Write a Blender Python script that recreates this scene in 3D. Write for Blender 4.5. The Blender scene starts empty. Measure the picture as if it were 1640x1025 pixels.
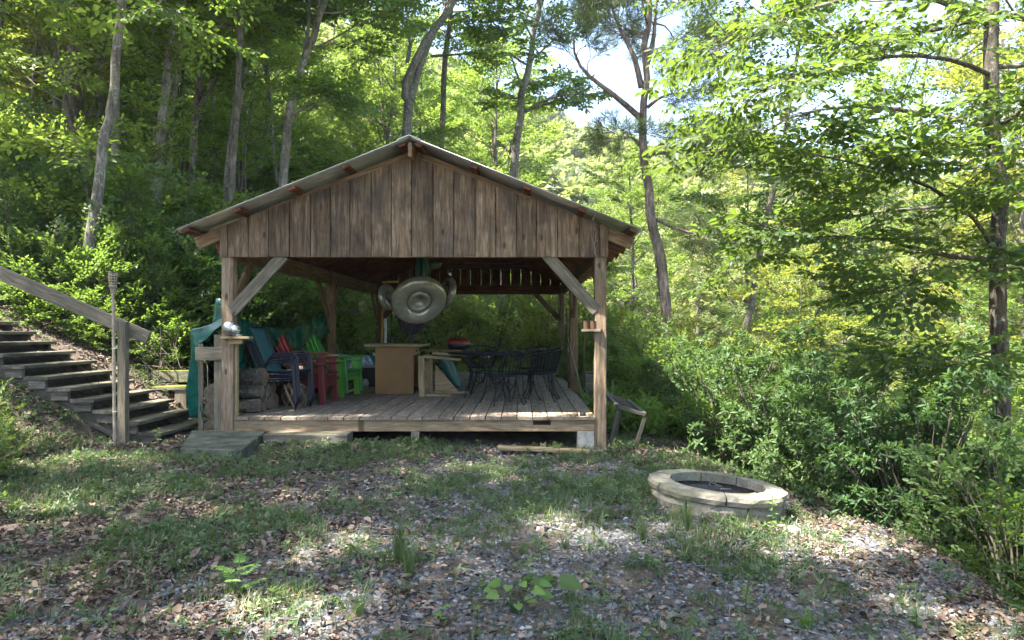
import bpy, bmesh, math, random
import numpy as np
from mathutils import Vector, Matrix, Quaternion, noise

SC = bpy.context.scene
COL = SC.collection
R = math.radians
rnd = random.Random(7)
nrg = np.random.default_rng(7)

# ------------------------------------------------------------------ camera, sky, sun, exposure
CAMZ = 1.5
F = 1150.0                       # focal length in pixels of the 1640 px wide photograph
U0, V0 = 837.0, 526.0            # vanishing point of the level depth lines
cam_d = bpy.data.cameras.new('camera')
cam_d.sensor_width = 36.0
cam_d.lens = F / 1640 * 36
cam_d.shift_x = -(U0 - 820) / 1640
cam_d.shift_y = (V0 - 512.5) / 1640
cam_d.clip_start = 0.05
cam_d.clip_end = 2000
cam = bpy.data.objects.new('camera', cam_d)
cam.location = (0, 0, CAMZ)
cam.rotation_euler = (R(90), 0, 0)
COL.objects.link(cam)
SC.camera = cam

SUN = Vector((-0.50, -0.27, 1.0)).normalized()      # towards the sun
elev = math.asin(SUN.z)
world = bpy.data.worlds.new('World')
SC.world = world
world.use_nodes = True
wn = world.node_tree.nodes
wl = world.node_tree.links
bg = wn['Background']
sky = wn.new('ShaderNodeTexSky')
sky.sky_type = 'NISHITA'
sky.sun_disc = False
sky.sun_elevation = elev
sky.sun_rotation = math.atan2(SUN.x, SUN.y) % (2 * math.pi)
sky.air_density = 1.0
sky.dust_density = 1.5
bg.inputs[1].default_value = 0.10
wl.new(sky.outputs[0], bg.inputs[0])
sd = bpy.data.lights.new('sun', 'SUN')
sd.energy = 5.0
sd.angle = R(0.55)
sd.color = (1.0, 0.95, 0.86)
sun = bpy.data.objects.new('sun', sd)
sun.rotation_euler = SUN.to_track_quat('Z', 'Y').to_euler()
sun.location = (-10, -5, 30)
COL.objects.link(sun)
SC.view_settings.view_transform = 'Standard'
SC.view_settings.look = 'None'
SC.view_settings.gamma = 1
SC.view_settings.use_curve_mapping = False
SC.view_settings.exposure = 2.85
SC.cycles.max_bounces = 8
SC.cycles.diffuse_bounces = 5
SC.cycles.glossy_bounces = 2
SC.cycles.transmission_bounces = 4
SC.cycles.volume_bounces = 0
SC.cycles.use_adaptive_sampling = True
SC.cycles.adaptive_threshold = 0.02
SC.cycles.sample_clamp_indirect = 6
SC.cycles.use_denoising = True


def PX(u, v, y):
    """the place seen at pixel u, v of the photograph when it is y metres away"""
    return Vector(((u - U0) / F * y, y, CAMZ + (V0 - v) / F * y))


# ------------------------------------------------------------------ node helpers
def mat(name):
    m = bpy.data.materials.new(name)
    m.use_nodes = True
    return m, m.node_tree.nodes, m.node_tree.links, m.node_tree.nodes['Principled BSDF']


def N(nodes, kind, **kw):
    n = nodes.new(kind)
    for k, v in kw.items():
        setattr(n, k, v)
    return n


def ramp(nodes, stops):
    r = nodes.new('ShaderNodeValToRGB')
    el = r.color_ramp.elements
    while len(el) < len(stops):
        el.new(0.5)
    for e, (p, c) in zip(el, stops):
        e.position = p
        e.color = (c[0], c[1], c[2], 1)
    return r


def noise_n(nodes, links, vec, scale, detail=4, rough=0.6, dist=0.0):
    n = nodes.new('ShaderNodeTexNoise')
    n.inputs['Scale'].default_value = scale
    n.inputs['Detail'].default_value = detail
    n.inputs['Roughness'].default_value = rough
    n.inputs['Distortion'].default_value = dist
    if vec is not None:
        links.new(vec, n.inputs['Vector'])
    return n


def mixc(nodes, links, fac, a, b, mode='MIX'):
    m = nodes.new('ShaderNodeMix')
    m.data_type = 'RGBA'
    m.blend_type = mode
    for sock, val in ((m.inputs[0], fac), (m.inputs[6], a), (m.inputs[7], b)):
        if hasattr(val, 'links'):
            links.new(val, sock)
        elif isinstance(val, (int, float)):
            sock.default_value = val
        else:
            sock.default_value = (val[0], val[1], val[2], 1)
    return m.outputs[2]


def math_n(nodes, links, op, a, b=0.5):
    m = nodes.new('ShaderNodeMath')
    m.operation = op
    for sock, val in ((m.inputs[0], a), (m.inputs[1], b)):
        if hasattr(val, 'links'):
            links.new(val, sock)
        else:
            sock.default_value = val
    return m.outputs[0]


def bump(nodes, links, height, strength, dist, bsdf):
    b = nodes.new('ShaderNodeBump')
    b.inputs['Strength'].default_value = strength
    b.inputs['Distance'].default_value = dist
    links.new(height, b.inputs['Height'])
    links.new(b.outputs[0], bsdf.inputs['Normal'])


def wood(name, dark, mid, light, stain=(0.03, 0.028, 0.025), stain_amt=0.5, vary=0.35, moss=0.0, knots=True, rough=0.85):
    """sawn weathered lumber, grain along the local X axis, each piece different"""
    m, n, l, b = mat(name)
    tc = N(n, 'ShaderNodeTexCoord')
    oi = N(n, 'ShaderNodeObjectInfo')
    off = N(n, 'ShaderNodeVectorMath', operation='MULTIPLY')
    cmb = N(n, 'ShaderNodeCombineXYZ')
    for i in range(3):
        l.new(oi.outputs['Random'], cmb.inputs[i])
    l.new(cmb.outputs[0], off.inputs[0])
    off.inputs[1].default_value = (37.0, 53.0, 71.0)
    add = N(n, 'ShaderNodeVectorMath', operation='ADD')
    l.new(tc.outputs['Object'], add.inputs[0])
    l.new(off.outputs[0], add.inputs[1])
    P = add.outputs[0]
    st = N(n, 'ShaderNodeVectorMath', operation='MULTIPLY')
    st.inputs[1].default_value = (1.1, 10, 10)
    l.new(P, st.inputs[0])
    g1 = noise_n(n, l, st.outputs[0], 2.2, 6, 0.65, 0.6)
    st2 = N(n, 'ShaderNodeVectorMath', operation='MULTIPLY')
    st2.inputs[1].default_value = (2.0, 30, 30)
    l.new(P, st2.inputs[0])
    g2 = noise_n(n, l, st2.outputs[0], 3.0, 3, 0.6)
    blot = noise_n(n, l, P, 2.6, 4, 0.6, 0.4)
    r = ramp(n, [(0.30, dark), (0.5, mid), (0.68, light)])
    l.new(g1.outputs[0], r.inputs[0])
    r2 = ramp(n, [(0.30, (0.45, 0.45, 0.45)), (0.62, (1.1, 1.1, 1.1))])
    l.new(g2.outputs[0], r2.inputs[0])
    c = mixc(n, l, 0.8, r.outputs[0], r2.outputs[0], 'MULTIPLY')
    # flame shaped growth rings on the flat face
    wv = N(n, 'ShaderNodeTexWave', wave_type='RINGS', rings_direction='X')
    wst = N(n, 'ShaderNodeVectorMath', operation='MULTIPLY')
    wst.inputs[1].default_value = (0.35, 4.5, 9)
    l.new(P, wst.inputs[0])
    l.new(wst.outputs[0], wv.inputs['Vector'])
    wv.inputs['Scale'].default_value = 3.2
    wv.inputs['Distortion'].default_value = 3.0
    wv.inputs['Detail'].default_value = 2
    wr = ramp(n, [(0.0, (0.62, 0.6, 0.58)), (0.45, (1, 1, 1))])
    l.new(wv.outputs['Fac'], wr.inputs[0])
    c = mixc(n, l, 0.4, c, wr.outputs[0], 'MULTIPLY')
    sr = ramp(n, [(0.44, (0, 0, 0)), (0.66, (1, 1, 1))])
    l.new(blot.outputs[0], sr.inputs[0])
    c = mixc(n, l, math_n(n, l, 'MULTIPLY', sr.outputs[0], stain_amt), c, stain)
    vr = N(n, 'ShaderNodeMapRange')
    vr.inputs[3].default_value = 1 - vary
    vr.inputs[4].default_value = 1 + vary * 0.7
    l.new(oi.outputs['Random'], vr.inputs[0])
    c = mixc(n, l, 1.0, c, vr.outputs[0], 'MULTIPLY')
    if knots:
        vo = N(n, 'ShaderNodeTexVoronoi', feature='F1', voronoi_dimensions='2D')
        kst = N(n, 'ShaderNodeVectorMath', operation='MULTIPLY')
        kst.inputs[1].default_value = (0.9, 2.0, 2.0)
        l.new(P, kst.inputs[0])
        l.new(kst.outputs[0], vo.inputs['Vector'])
        vo.inputs['Scale'].default_value = 1.35
        kr = ramp(n, [(0.035, (1, 1, 1)), (0.065, (0, 0, 0))])
        l.new(vo.outputs['Distance'], kr.inputs[0])
        c = mixc(n, l, math_n(n, l, 'MULTIPLY', kr.outputs[0], 0.75), c, (0.035, 0.018, 0.01))
    if moss:
        geo = N(n, 'ShaderNodeNewGeometry')
        sep = N(n, 'ShaderNodeSeparateXYZ')
        l.new(geo.outputs['Normal'], sep.inputs[0])
        mn = noise_n(n, l, P, 7, 4, 0.7)
        f = math_n(n, l, 'MULTIPLY', math_n(n, l, 'GREATER_THAN', sep.outputs[2], 0.4), math_n(n, l, 'MULTIPLY', mn.outputs[0], moss))
        c = mixc(n, l, f, c, (0.12, 0.13, 0.015))
    l.new(c, b.inputs['Base Color'])
    b.inputs['Roughness'].default_value = rough
    b.inputs['Specular IOR Level'].default_value = 0.25
    hsum = math_n(n, l, 'ADD', g1.outputs[0], g2.outputs[0])
    bump(n, l, hsum, 0.55, 0.006, b)
    return m


def plain(name, col, rough=0.5, metal=0.0, spec=0.5, noise_amt=0.15, nscale=12.0, bumpy=0.0):
    m, n, l, b = mat(name)
    tc = N(n, 'ShaderNodeTexCoord')
    ns = noise_n(n, l, tc.outputs['Object'], nscale, 5, 0.65)
    lo = tuple(x * (1 - noise_amt * 1.6) for x in col)
    hi = tuple(min(1, x * (1 + noise_amt * 1.6)) for x in col)
    r = ramp(n, [(0.3, lo), (0.7, hi)])
    l.new(ns.outputs[0], r.inputs[0])
    l.new(r.outputs[0], b.inputs['Base Color'])
    rr = N(n, 'ShaderNodeMapRange')
    rr.inputs[3].default_value = max(0.02, rough - 0.12)
    rr.inputs[4].default_value = min(1, rough + 0.12)
    l.new(ns.outputs[0], rr.inputs[0])
    l.new(rr.outputs[0], b.inputs['Roughness'])
    b.inputs['Metallic'].default_value = metal
    b.inputs['Specular IOR Level'].default_value = spec
    if bumpy:
        bump(n, l, ns.outputs[0], bumpy, 0.02, b)
    return m


def leafmat(name, c_lo, c_hi, trans, t_amt=0.45, rough=0.45, yellow=None, spec=0.4):
    """leaf: each leaf its own tone through the point attribute 'tone'"""
    m, n, l, b = mat(name)
    at = N(n, 'ShaderNodeAttribute', attribute_name='tone')
    oi = N(n, 'ShaderNodeObjectInfo')
    r = ramp(n, [(0.0, c_lo), (0.85, c_hi), (1.0, yellow or c_hi)])
    l.new(at.outputs['Fac'], r.inputs[0])
    hs = N(n, 'ShaderNodeHueSaturation')
    mr = N(n, 'ShaderNodeMapRange')
    hs.inputs['Saturation'].default_value = 0.86
    mr.inputs[3].default_value = 0.475
    mr.inputs[4].default_value = 0.51
    l.new(oi.outputs['Random'], mr.inputs[0])
    l.new(mr.outputs[0], hs.inputs['Hue'])
    mv = N(n, 'ShaderNodeMapRange')
    mv.inputs[3].default_value = 1.2
    mv.inputs[4].default_value = 0.8
    l.new(oi.outputs['Random'], mv.inputs[0])
    l.new(mv.outputs[0], hs.inputs['Value'])
    l.new(r.outputs[0], hs.inputs['Color'])
    l.new(hs.outputs[0], b.inputs['Base Color'])
    b.inputs['Roughness'].default_value = rough
    b.inputs['Specular IOR Level'].default_value = spec
    tr = N(n, 'ShaderNodeBsdfTranslucent')
    tcol = mixc(n, l, 0.45, hs.outputs[0], trans)
    l.new(tcol, tr.inputs['Color'])
    mx = N(n, 'ShaderNodeMixShader')
    mx.inputs[0].default_value = t_amt
    l.new(b.outputs[0], mx.inputs[1])
    l.new(tr.outputs[0], mx.inputs[2])
    l.new(mx.outputs[0], n['Material Output'].inputs[0])
    return m


def barkmat(name, dark, light, scale=1.0, lichen=0.0):
    m, n, l, b = mat(name)
    tc = N(n, 'ShaderNodeTexCoord')
    st = N(n, 'ShaderNodeVectorMath', operation='MULTIPLY')
    st.inputs[1].default_value = (22 * scale, 22 * scale, 5 * scale)
    l.new(tc.outputs['Object'], st.inputs[0])
    g = noise_n(n, l, st.outputs[0], 1.0, 6, 0.7, 0.8)
    g2 = noise_n(n, l, tc.outputs['Object'], 2.2, 4, 0.65)
    r = ramp(n, [(0.34, dark), (0.62, light)])
    l.new(g.outputs[0], r.inputs[0])
    r2 = ramp(n, [(0.35, (0.55, 0.55, 0.55)), (0.65, (1.2, 1.2, 1.2))])
    l.new(g2.outputs[0], r2.inputs[0])
    c = mixc(n, l, 1.0, r.outputs[0], r2.outputs[0], 'MULTIPLY')
    if lichen:
        g3 = noise_n(n, l, tc.outputs['Object'], 9, 4, 0.7)
        lr = ramp(n, [(0.56, (0, 0, 0)), (0.64, (1, 1, 1))])
        l.new(g3.outputs[0], lr.inputs[0])
        c = mixc(n, l, math_n(n, l, 'MULTIPLY', lr.outputs[0], lichen), c, (0.33, 0.36, 0.30))
    l.new(c, b.inputs['Base Color'])
    b.inputs['Roughness'].default_value = 0.9
    b.inputs['Specular IOR Level'].default_value = 0.2
    bump(n, l, g.outputs[0], 0.8, 0.03, b)
    return m


M = {}
M['gable'] = wood('weathered_siding', (0.08, 0.05, 0.029), (0.17, 0.112, 0.068), (0.29, 0.215, 0.145), stain=(0.04, 0.033, 0.03), stain_amt=0.65, vary=0.3)
M['post'] = wood('treated_pine_post', (0.13, 0.085, 0.05), (0.25, 0.175, 0.11), (0.36, 0.28, 0.20), stain=(0.09, 0.07, 0.055), stain_amt=0.4, vary=0.15)
M['beam'] = wood('aged_beam', (0.11, 0.065, 0.035), (0.22, 0.14, 0.08), (0.31, 0.21, 0.125), stain=(0.07, 0.045, 0.03), stain_amt=0.4, vary=0.12)
M['red'] = wood('reddish_rafter', (0.085, 0.032, 0.017), (0.16, 0.065, 0.036), (0.23, 0.105, 0.06), stain=(0.05, 0.02, 0.012), stain_amt=0.4, vary=0.2)
M['deck'] = wood('deck_board', (0.15, 0.115, 0.08), (0.25, 0.20, 0.15), (0.36, 0.30, 0.235), stain=(0.10, 0.08, 0.06), stain_amt=0.45, vary=0.18)
M['fascia'] = wood('fascia_board', (0.18, 0.115, 0.06), (0.30, 0.21, 0.125), (0.42, 0.32, 0.21), stain=(0.12, 0.09, 0.06), stain_amt=0.4, vary=0.1)
M['stair'] = wood('old_stair_timber', (0.055, 0.047, 0.038), (0.13, 0.114, 0.092), (0.21, 0.19, 0.155), stain=(0.04, 0.045, 0.032), stain_amt=0.6, vary=0.25, moss=0.22)
M['rail'] = wood('grey_rail', (0.11, 0.088, 0.062), (0.20, 0.165, 0.12), (0.29, 0.25, 0.19), stain=(0.08, 0.085, 0.06), stain_amt=0.5, vary=0.2)
M['pale'] = wood('pale_lumber', (0.17, 0.12, 0.06), (0.29, 0.22, 0.12), (0.38, 0.30, 0.18), stain=(0.14, 0.10, 0.06), stain_amt=0.3, vary=0.15)
M['cabinet'] = plain('ochre_cabinet_paint', (0.15, 0.072, 0.010), 0.6, noise_amt=0.12, nscale=5)
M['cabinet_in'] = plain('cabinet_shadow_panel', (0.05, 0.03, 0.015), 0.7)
M['mossy'] = wood('mossy_block', (0.07, 0.065, 0.045), (0.15, 0.14, 0.11), (0.24, 0.23, 0.19), moss=2.2, stain=(0.16, 0.16, 0.02), stain_amt=0.5, knots=False)
M['iron'] = plain('black_wrought_iron', (0.008, 0.008, 0.010), 0.55, 0.1, 0.3)
M['navy'] = plain('navy_metal_tube', (0.006, 0.007, 0.018), 0.4, 0.1, 0.5)
M['teal'] = plain('teal_sling_fabric', (0.02, 0.095, 0.105), 0.75, noise_amt=0.1, nscale=40)
M['redpl'] = plain('dark_red_plastic', (0.095, 0.009, 0.012), 0.42, spec=0.5, noise_amt=0.1)
M['orangepl'] = plain('rust_orange_plastic', (0.14, 0.038, 0.014), 0.5, noise_amt=0.15)
M['lime'] = plain('lime_green_plastic', (0.085, 0.26, 0.02), 0.42, noise_amt=0.08)
M['green2'] = plain('leaf_green_plastic', (0.03, 0.16, 0.028), 0.42, noise_amt=0.08)
M['tarp'] = plain('green_tarpaulin', (0.004, 0.072, 0.052), 0.28, spec=0.6, noise_amt=0.2, nscale=6, bumpy=0.25)
M['silver'] = plain('silver_glass', (0.38, 0.38, 0.37), 0.22, 0.8, 0.8, noise_amt=0.05, nscale=30, bumpy=0.35)
M['float'] = plain('clear_grey_vinyl', (0.22, 0.22, 0.18), 0.2, 0.35, 0.8, noise_amt=0.12, nscale=14, bumpy=0.12)
M['cloth'] = plain('black_neoprene', (0.012, 0.012, 0.02), 0.8)
M['bagg'] = plain('dark_green_bag', (0.006, 0.07, 0.05), 0.4, noise_amt=0.2, nscale=7, bumpy=0.3)
M['grillred'] = plain('red_enamel', (0.20, 0.022, 0.012), 0.3)
M['black'] = plain('black_enamel', (0.012, 0.012, 0.012), 0.35)
M['bamboo'] = plain('weathered_bamboo', (0.27, 0.22, 0.165), 0.6, noise_amt=0.25, nscale=20)
M['yellow'] = plain('yellow_wood_handle', (0.42, 0.26, 0.06), 0.5)
M['jar'] = plain('rusty_tin', (0.11, 0.05, 0.03), 0.55, 0.2)
M['white'] = plain('white_plastic', (0.62, 0.64, 0.66), 0.5)
M['standm'] = plain('grey_painted_steel', (0.055, 0.048, 0.036), 0.6, 0.1)
M['bark'] = barkmat('grey_brown_bark', (0.05, 0.042, 0.033), (0.19, 0.165, 0.135), 1.0, 0.35)
M['barkpale'] = barkmat('pale_lichened_bark', (0.07, 0.062, 0.05), (0.25, 0.225, 0.19), 1.1, 0.6)
M['barkdark'] = barkmat('dark_furrowed_bark', (0.028, 0.023, 0.018), (0.12, 0.10, 0.078), 1.3, 0.3)
M['barkpine'] = barkmat('pine_bark', (0.06, 0.045, 0.038), (0.24, 0.185, 0.16), 0.7, 0.2)
M['twig'] = plain('twig', (0.075, 0.058, 0.042), 0.9)
M['deadtwig'] = plain('dead_grey_twig', (0.19, 0.17, 0.15), 0.9, noise_amt=0.3)
M['leaf'] = leafmat('forest_leaf', (0.048, 0.112, 0.018), (0.12, 0.205, 0.028), (0.42, 0.60, 0.05), 0.52, yellow=(0.20, 0.22, 0.02))
M['leafdeep'] = leafmat('oak_leaf', (0.030, 0.078, 0.016), (0.085, 0.16, 0.026), (0.32, 0.52, 0.04), 0.48, yellow=(0.13, 0.18, 0.02))
M['canopy'] = leafmat('canopy_leaf', (0.024, 0.060, 0.012), (0.070, 0.125, 0.020), (0.34, 0.50, 0.04), 0.45, yellow=(0.15, 0.17, 0.02))
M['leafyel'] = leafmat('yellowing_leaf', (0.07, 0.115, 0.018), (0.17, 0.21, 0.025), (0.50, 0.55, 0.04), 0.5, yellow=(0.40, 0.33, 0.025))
M['laurel'] = leafmat('laurel_leaf', (0.022, 0.062, 0.016), (0.060, 0.125, 0.026), (0.20, 0.38, 0.03), 0.35, rough=0.5, spec=0.25)
M['needle'] = leafmat('pine_needle', (0.034, 0.070, 0.018), (0.070, 0.115, 0.028), (0.2, 0.3, 0.05), 0.3)
M['grass'] = leafmat('grass_blade', (0.036, 0.085, 0.026), (0.095, 0.155, 0.045), (0.25, 0.38, 0.06), 0.35, yellow=(0.26, 0.24, 0.07))
M['weed'] = leafmat('weed_leaf', (0.05, 0.14, 0.018), (0.12, 0.24, 0.03), (0.38, 0.60, 0.04), 0.45)
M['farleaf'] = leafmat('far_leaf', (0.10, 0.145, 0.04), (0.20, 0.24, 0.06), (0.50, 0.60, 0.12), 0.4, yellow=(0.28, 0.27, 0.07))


def litter_mat():
    m, n, l, b = mat('dead_leaf')
    at = N(n, 'ShaderNodeAttribute', attribute_name='tone')
    r = ramp(n, [(0.0, (0.04, 0.026, 0.019)), (0.35, (0.10, 0.066, 0.047)), (0.65, (0.155, 0.108, 0.082)), (0.95, (0.27, 0.20, 0.155)), (1.0, (0.17, 0.075, 0.04))])
    l.new(at.outputs['Fac'], r.inputs[0])
    l.new(r.outputs[0], b.inputs['Base Color'])
    b.inputs['Roughness'].default_value = 0.75
    b.inputs['Specular IOR Level'].default_value = 0.25
    return m


def gravel_mat():
    m, n, l, b = mat('slate_gravel')
    at = N(n, 'ShaderNodeAttribute', attribute_name='tone')
    r = ramp(n, [(0.0, (0.045, 0.045, 0.048)), (0.4, (0.095, 0.096, 0.102)), (0.75, (0.16, 0.158, 0.16)), (0.95, (0.23, 0.205, 0.18)), (1.0, (0.38, 0.37, 0.35))])
    l.new(at.outputs['Fac'], r.inputs[0])
    tc = N(n, 'ShaderNodeTexCoord')
    ns = noise_n(n, l, tc.outputs['Object'], 60, 3, 0.6)
    c = mixc(n, l, 0.5, r.outputs[0], ns.outputs[0], 'OVERLAY')
    l.new(c, b.inputs['Base Color'])
    b.inputs['Roughness'].default_value = 0.8
    return m


def ground_mat():
    m, n, l, b = mat('forest_floor')
    tc = N(n, 'ShaderNodeTexCoord')
    P = tc.outputs['Object']
    a = noise_n(n, l, P, 9, 8, 0.75)
    c1 = ramp(n, [(0.3, (0.045, 0.033, 0.025)), (0.5, (0.11, 0.085, 0.067)), (0.68, (0.19, 0.155, 0.13))])
    l.new(a.outputs[0], c1.inputs[0])
    g = noise_n(n, l, P, 0.55, 5, 0.65)
    gr = ramp(n, [(0.5, (0, 0, 0)), (0.62, (1, 1, 1))])
    l.new(g.outputs[0], gr.inputs[0])
    c = mixc(n, l, math_n(n, l, 'MULTIPLY', gr.outputs[0], 0.45), c1.outputs[0], (0.055, 0.085, 0.022))
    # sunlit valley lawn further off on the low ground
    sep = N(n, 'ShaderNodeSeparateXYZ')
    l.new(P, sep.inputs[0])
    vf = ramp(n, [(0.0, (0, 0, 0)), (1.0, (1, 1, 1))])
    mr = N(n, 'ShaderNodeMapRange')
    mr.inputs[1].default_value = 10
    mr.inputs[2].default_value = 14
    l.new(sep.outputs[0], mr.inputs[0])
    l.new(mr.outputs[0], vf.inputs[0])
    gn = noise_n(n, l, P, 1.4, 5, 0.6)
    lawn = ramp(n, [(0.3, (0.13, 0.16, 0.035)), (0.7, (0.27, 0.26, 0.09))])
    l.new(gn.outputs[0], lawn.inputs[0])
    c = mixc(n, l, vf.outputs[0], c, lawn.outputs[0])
    l.new(c, b.inputs['Base Color'])
    b.inputs['Roughness'].default_value = 0.95
    b.inputs['Specular IOR Level'].default_value = 0.15
    bump(n, l, a.outputs[0], 1.0, 0.04, b)
    return m


def stone_mat():
    m, n, l, b = mat('cast_stone')
    tc = N(n, 'ShaderNodeTexCoord')
    oi = N(n, 'ShaderNodeObjectInfo')
    a = noise_n(n, l, tc.outputs['Object'], 14, 8, 0.75)
    r = ramp(n, [(0.3, (0.10, 0.09, 0.066)), (0.5, (0.185, 0.167, 0.128)), (0.7, (0.30, 0.275, 0.225))])
    l.new(a.outputs[0], r.inputs[0])
    g = noise_n(n, l, tc.outputs['Object'], 3.5, 4, 0.6)
    gr = ramp(n, [(0.5, (0, 0, 0)), (0.65, (1, 1, 1))])
    l.new(g.outputs[0], gr.inputs[0])
    c = mixc(n, l, math_n(n, l, 'MULTIPLY', gr.outputs[0], 0.5), r.outputs[0], (0.14, 0.145, 0.07))
    mr = N(n, 'ShaderNodeMapRange')
    mr.inputs[3].default_value = 0.8
    mr.inputs[4].default_value = 1.15
    l.new(oi.outputs['Random'], mr.inputs[0])
    c = mixc(n, l, 1.0, c, mr.outputs[0], 'MULTIPLY')
    l.new(c, b.inputs['Base Color'])
    b.inputs['Roughness'].default_value = 0.9
    bump(n, l, a.outputs[0], 0.8, 0.02, b)
    return m


M['litter'] = litter_mat()
M['gravel'] = gravel_mat()
M['ground'] = ground_mat()
M['stone'] = stone_mat()
M['concrete'] = plain('stained_concrete', (0.07, 0.074, 0.052), 0.9, noise_amt=0.55, nscale=5, bumpy=0.5)
M['block'] = plain('pale_concrete_block', (0.30, 0.28, 0.25), 0.9, noise_amt=0.2, nscale=18, bumpy=0.4)
M['ash'] = plain('ash_and_soil', (0.02, 0.018, 0.016), 0.95, noise_amt=0.5, nscale=20, bumpy=1.0)
M['soot'] = plain('sooty_stone', (0.05, 0.043, 0.037), 0.95, noise_amt=0.5, nscale=10, bumpy=0.8)
M['char'] = plain('charred_log', (0.012, 0.012, 0.014), 0.7, noise_amt=0.4, nscale=20, bumpy=0.8)
M['metal'] = plain('galvanised_sheet', (0.52, 0.53, 0.53), 0.42, 0.75, 0.5, noise_amt=0.15, nscale=3)
M['logend'] = plain('split_firewood', (0.12, 0.088, 0.058), 0.85, noise_amt=0.35, nscale=14, bumpy=0.6)
M['ply'] = wood('plywood', (0.26, 0.17, 0.09), (0.38, 0.27, 0.16), (0.48, 0.36, 0.23), stain_amt=0.15, vary=0.1, knots=False)


# ------------------------------------------------------------------ object helpers
def tag(o, label=None, cat=None, group=None, kind=None):
    if label:
        o['label'] = label
    if cat:
        o['category'] = cat
    if group:
        o['group'] = group
    if kind:
        o['kind'] = kind
    return o


def empty(name, loc, label=None, cat=None, group=None, rz=0.0, parent=None):
    o = bpy.data.objects.new(name, None)
    COL.objects.link(o)
    o.empty_display_size = 0.2
    o.location = loc
    o.rotation_euler = (0, 0, rz)
    if parent:
        o.parent = parent
    return tag(o, label, cat, group)


def link(name, me, m, parent=None, loc=(0, 0, 0), rot=None):
    """loc is in the parent's space when there is a parent"""
    o = bpy.data.objects.new(name, me)
    COL.objects.link(o)
    if m is not None and not me.materials:
        for mm in (m if isinstance(m, (list, tuple)) else [m]):
            me.materials.append(mm)
    o.location = loc
    if rot is not None:
        o.rotation_mode = 'QUATERNION'
        o.rotation_quaternion = rot
    if parent:
        o.parent = parent
    return o


def qmesh(name, V, Q, tone=None, mi=None, smooth=False):
    """mesh from numpy arrays of vertices and quads"""
    me = bpy.data.meshes.new(name)
    V = np.asarray(V, dtype=np.float32)
    Q = np.asarray(Q, dtype=np.int32)
    me.vertices.add(len(V))
    me.vertices.foreach_set('co', V.ravel())
    k = Q.shape[1]
    me.loops.add(Q.size)
    me.loops.foreach_set('vertex_index', Q.ravel())
    me.polygons.add(len(Q))
    me.polygons.foreach_set('loop_start', np.arange(0, Q.size, k, dtype=np.int32))
    if mi is not None:
        me.polygons.foreach_set('material_index', np.asarray(mi, dtype=np.int32))
    if smooth:
        me.polygons.foreach_set('use_smooth', np.ones(len(Q), dtype=bool))
    if tone is not None:
        a = me.attributes.new('tone', 'FLOAT', 'POINT')
        a.data.foreach_set('value', np.asarray(tone, dtype=np.float32))
    me.update(calc_edges=True)
    return me


def pymesh(name, V, Fs, smooth=False):
    me = bpy.data.meshes.new(name)
    me.from_pydata([tuple(v) for v in V], [], Fs)
    me.update()
    if smooth:
        me.polygons.foreach_set('use_smooth', np.ones(len(me.polygons), dtype=bool))
    return me


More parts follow.
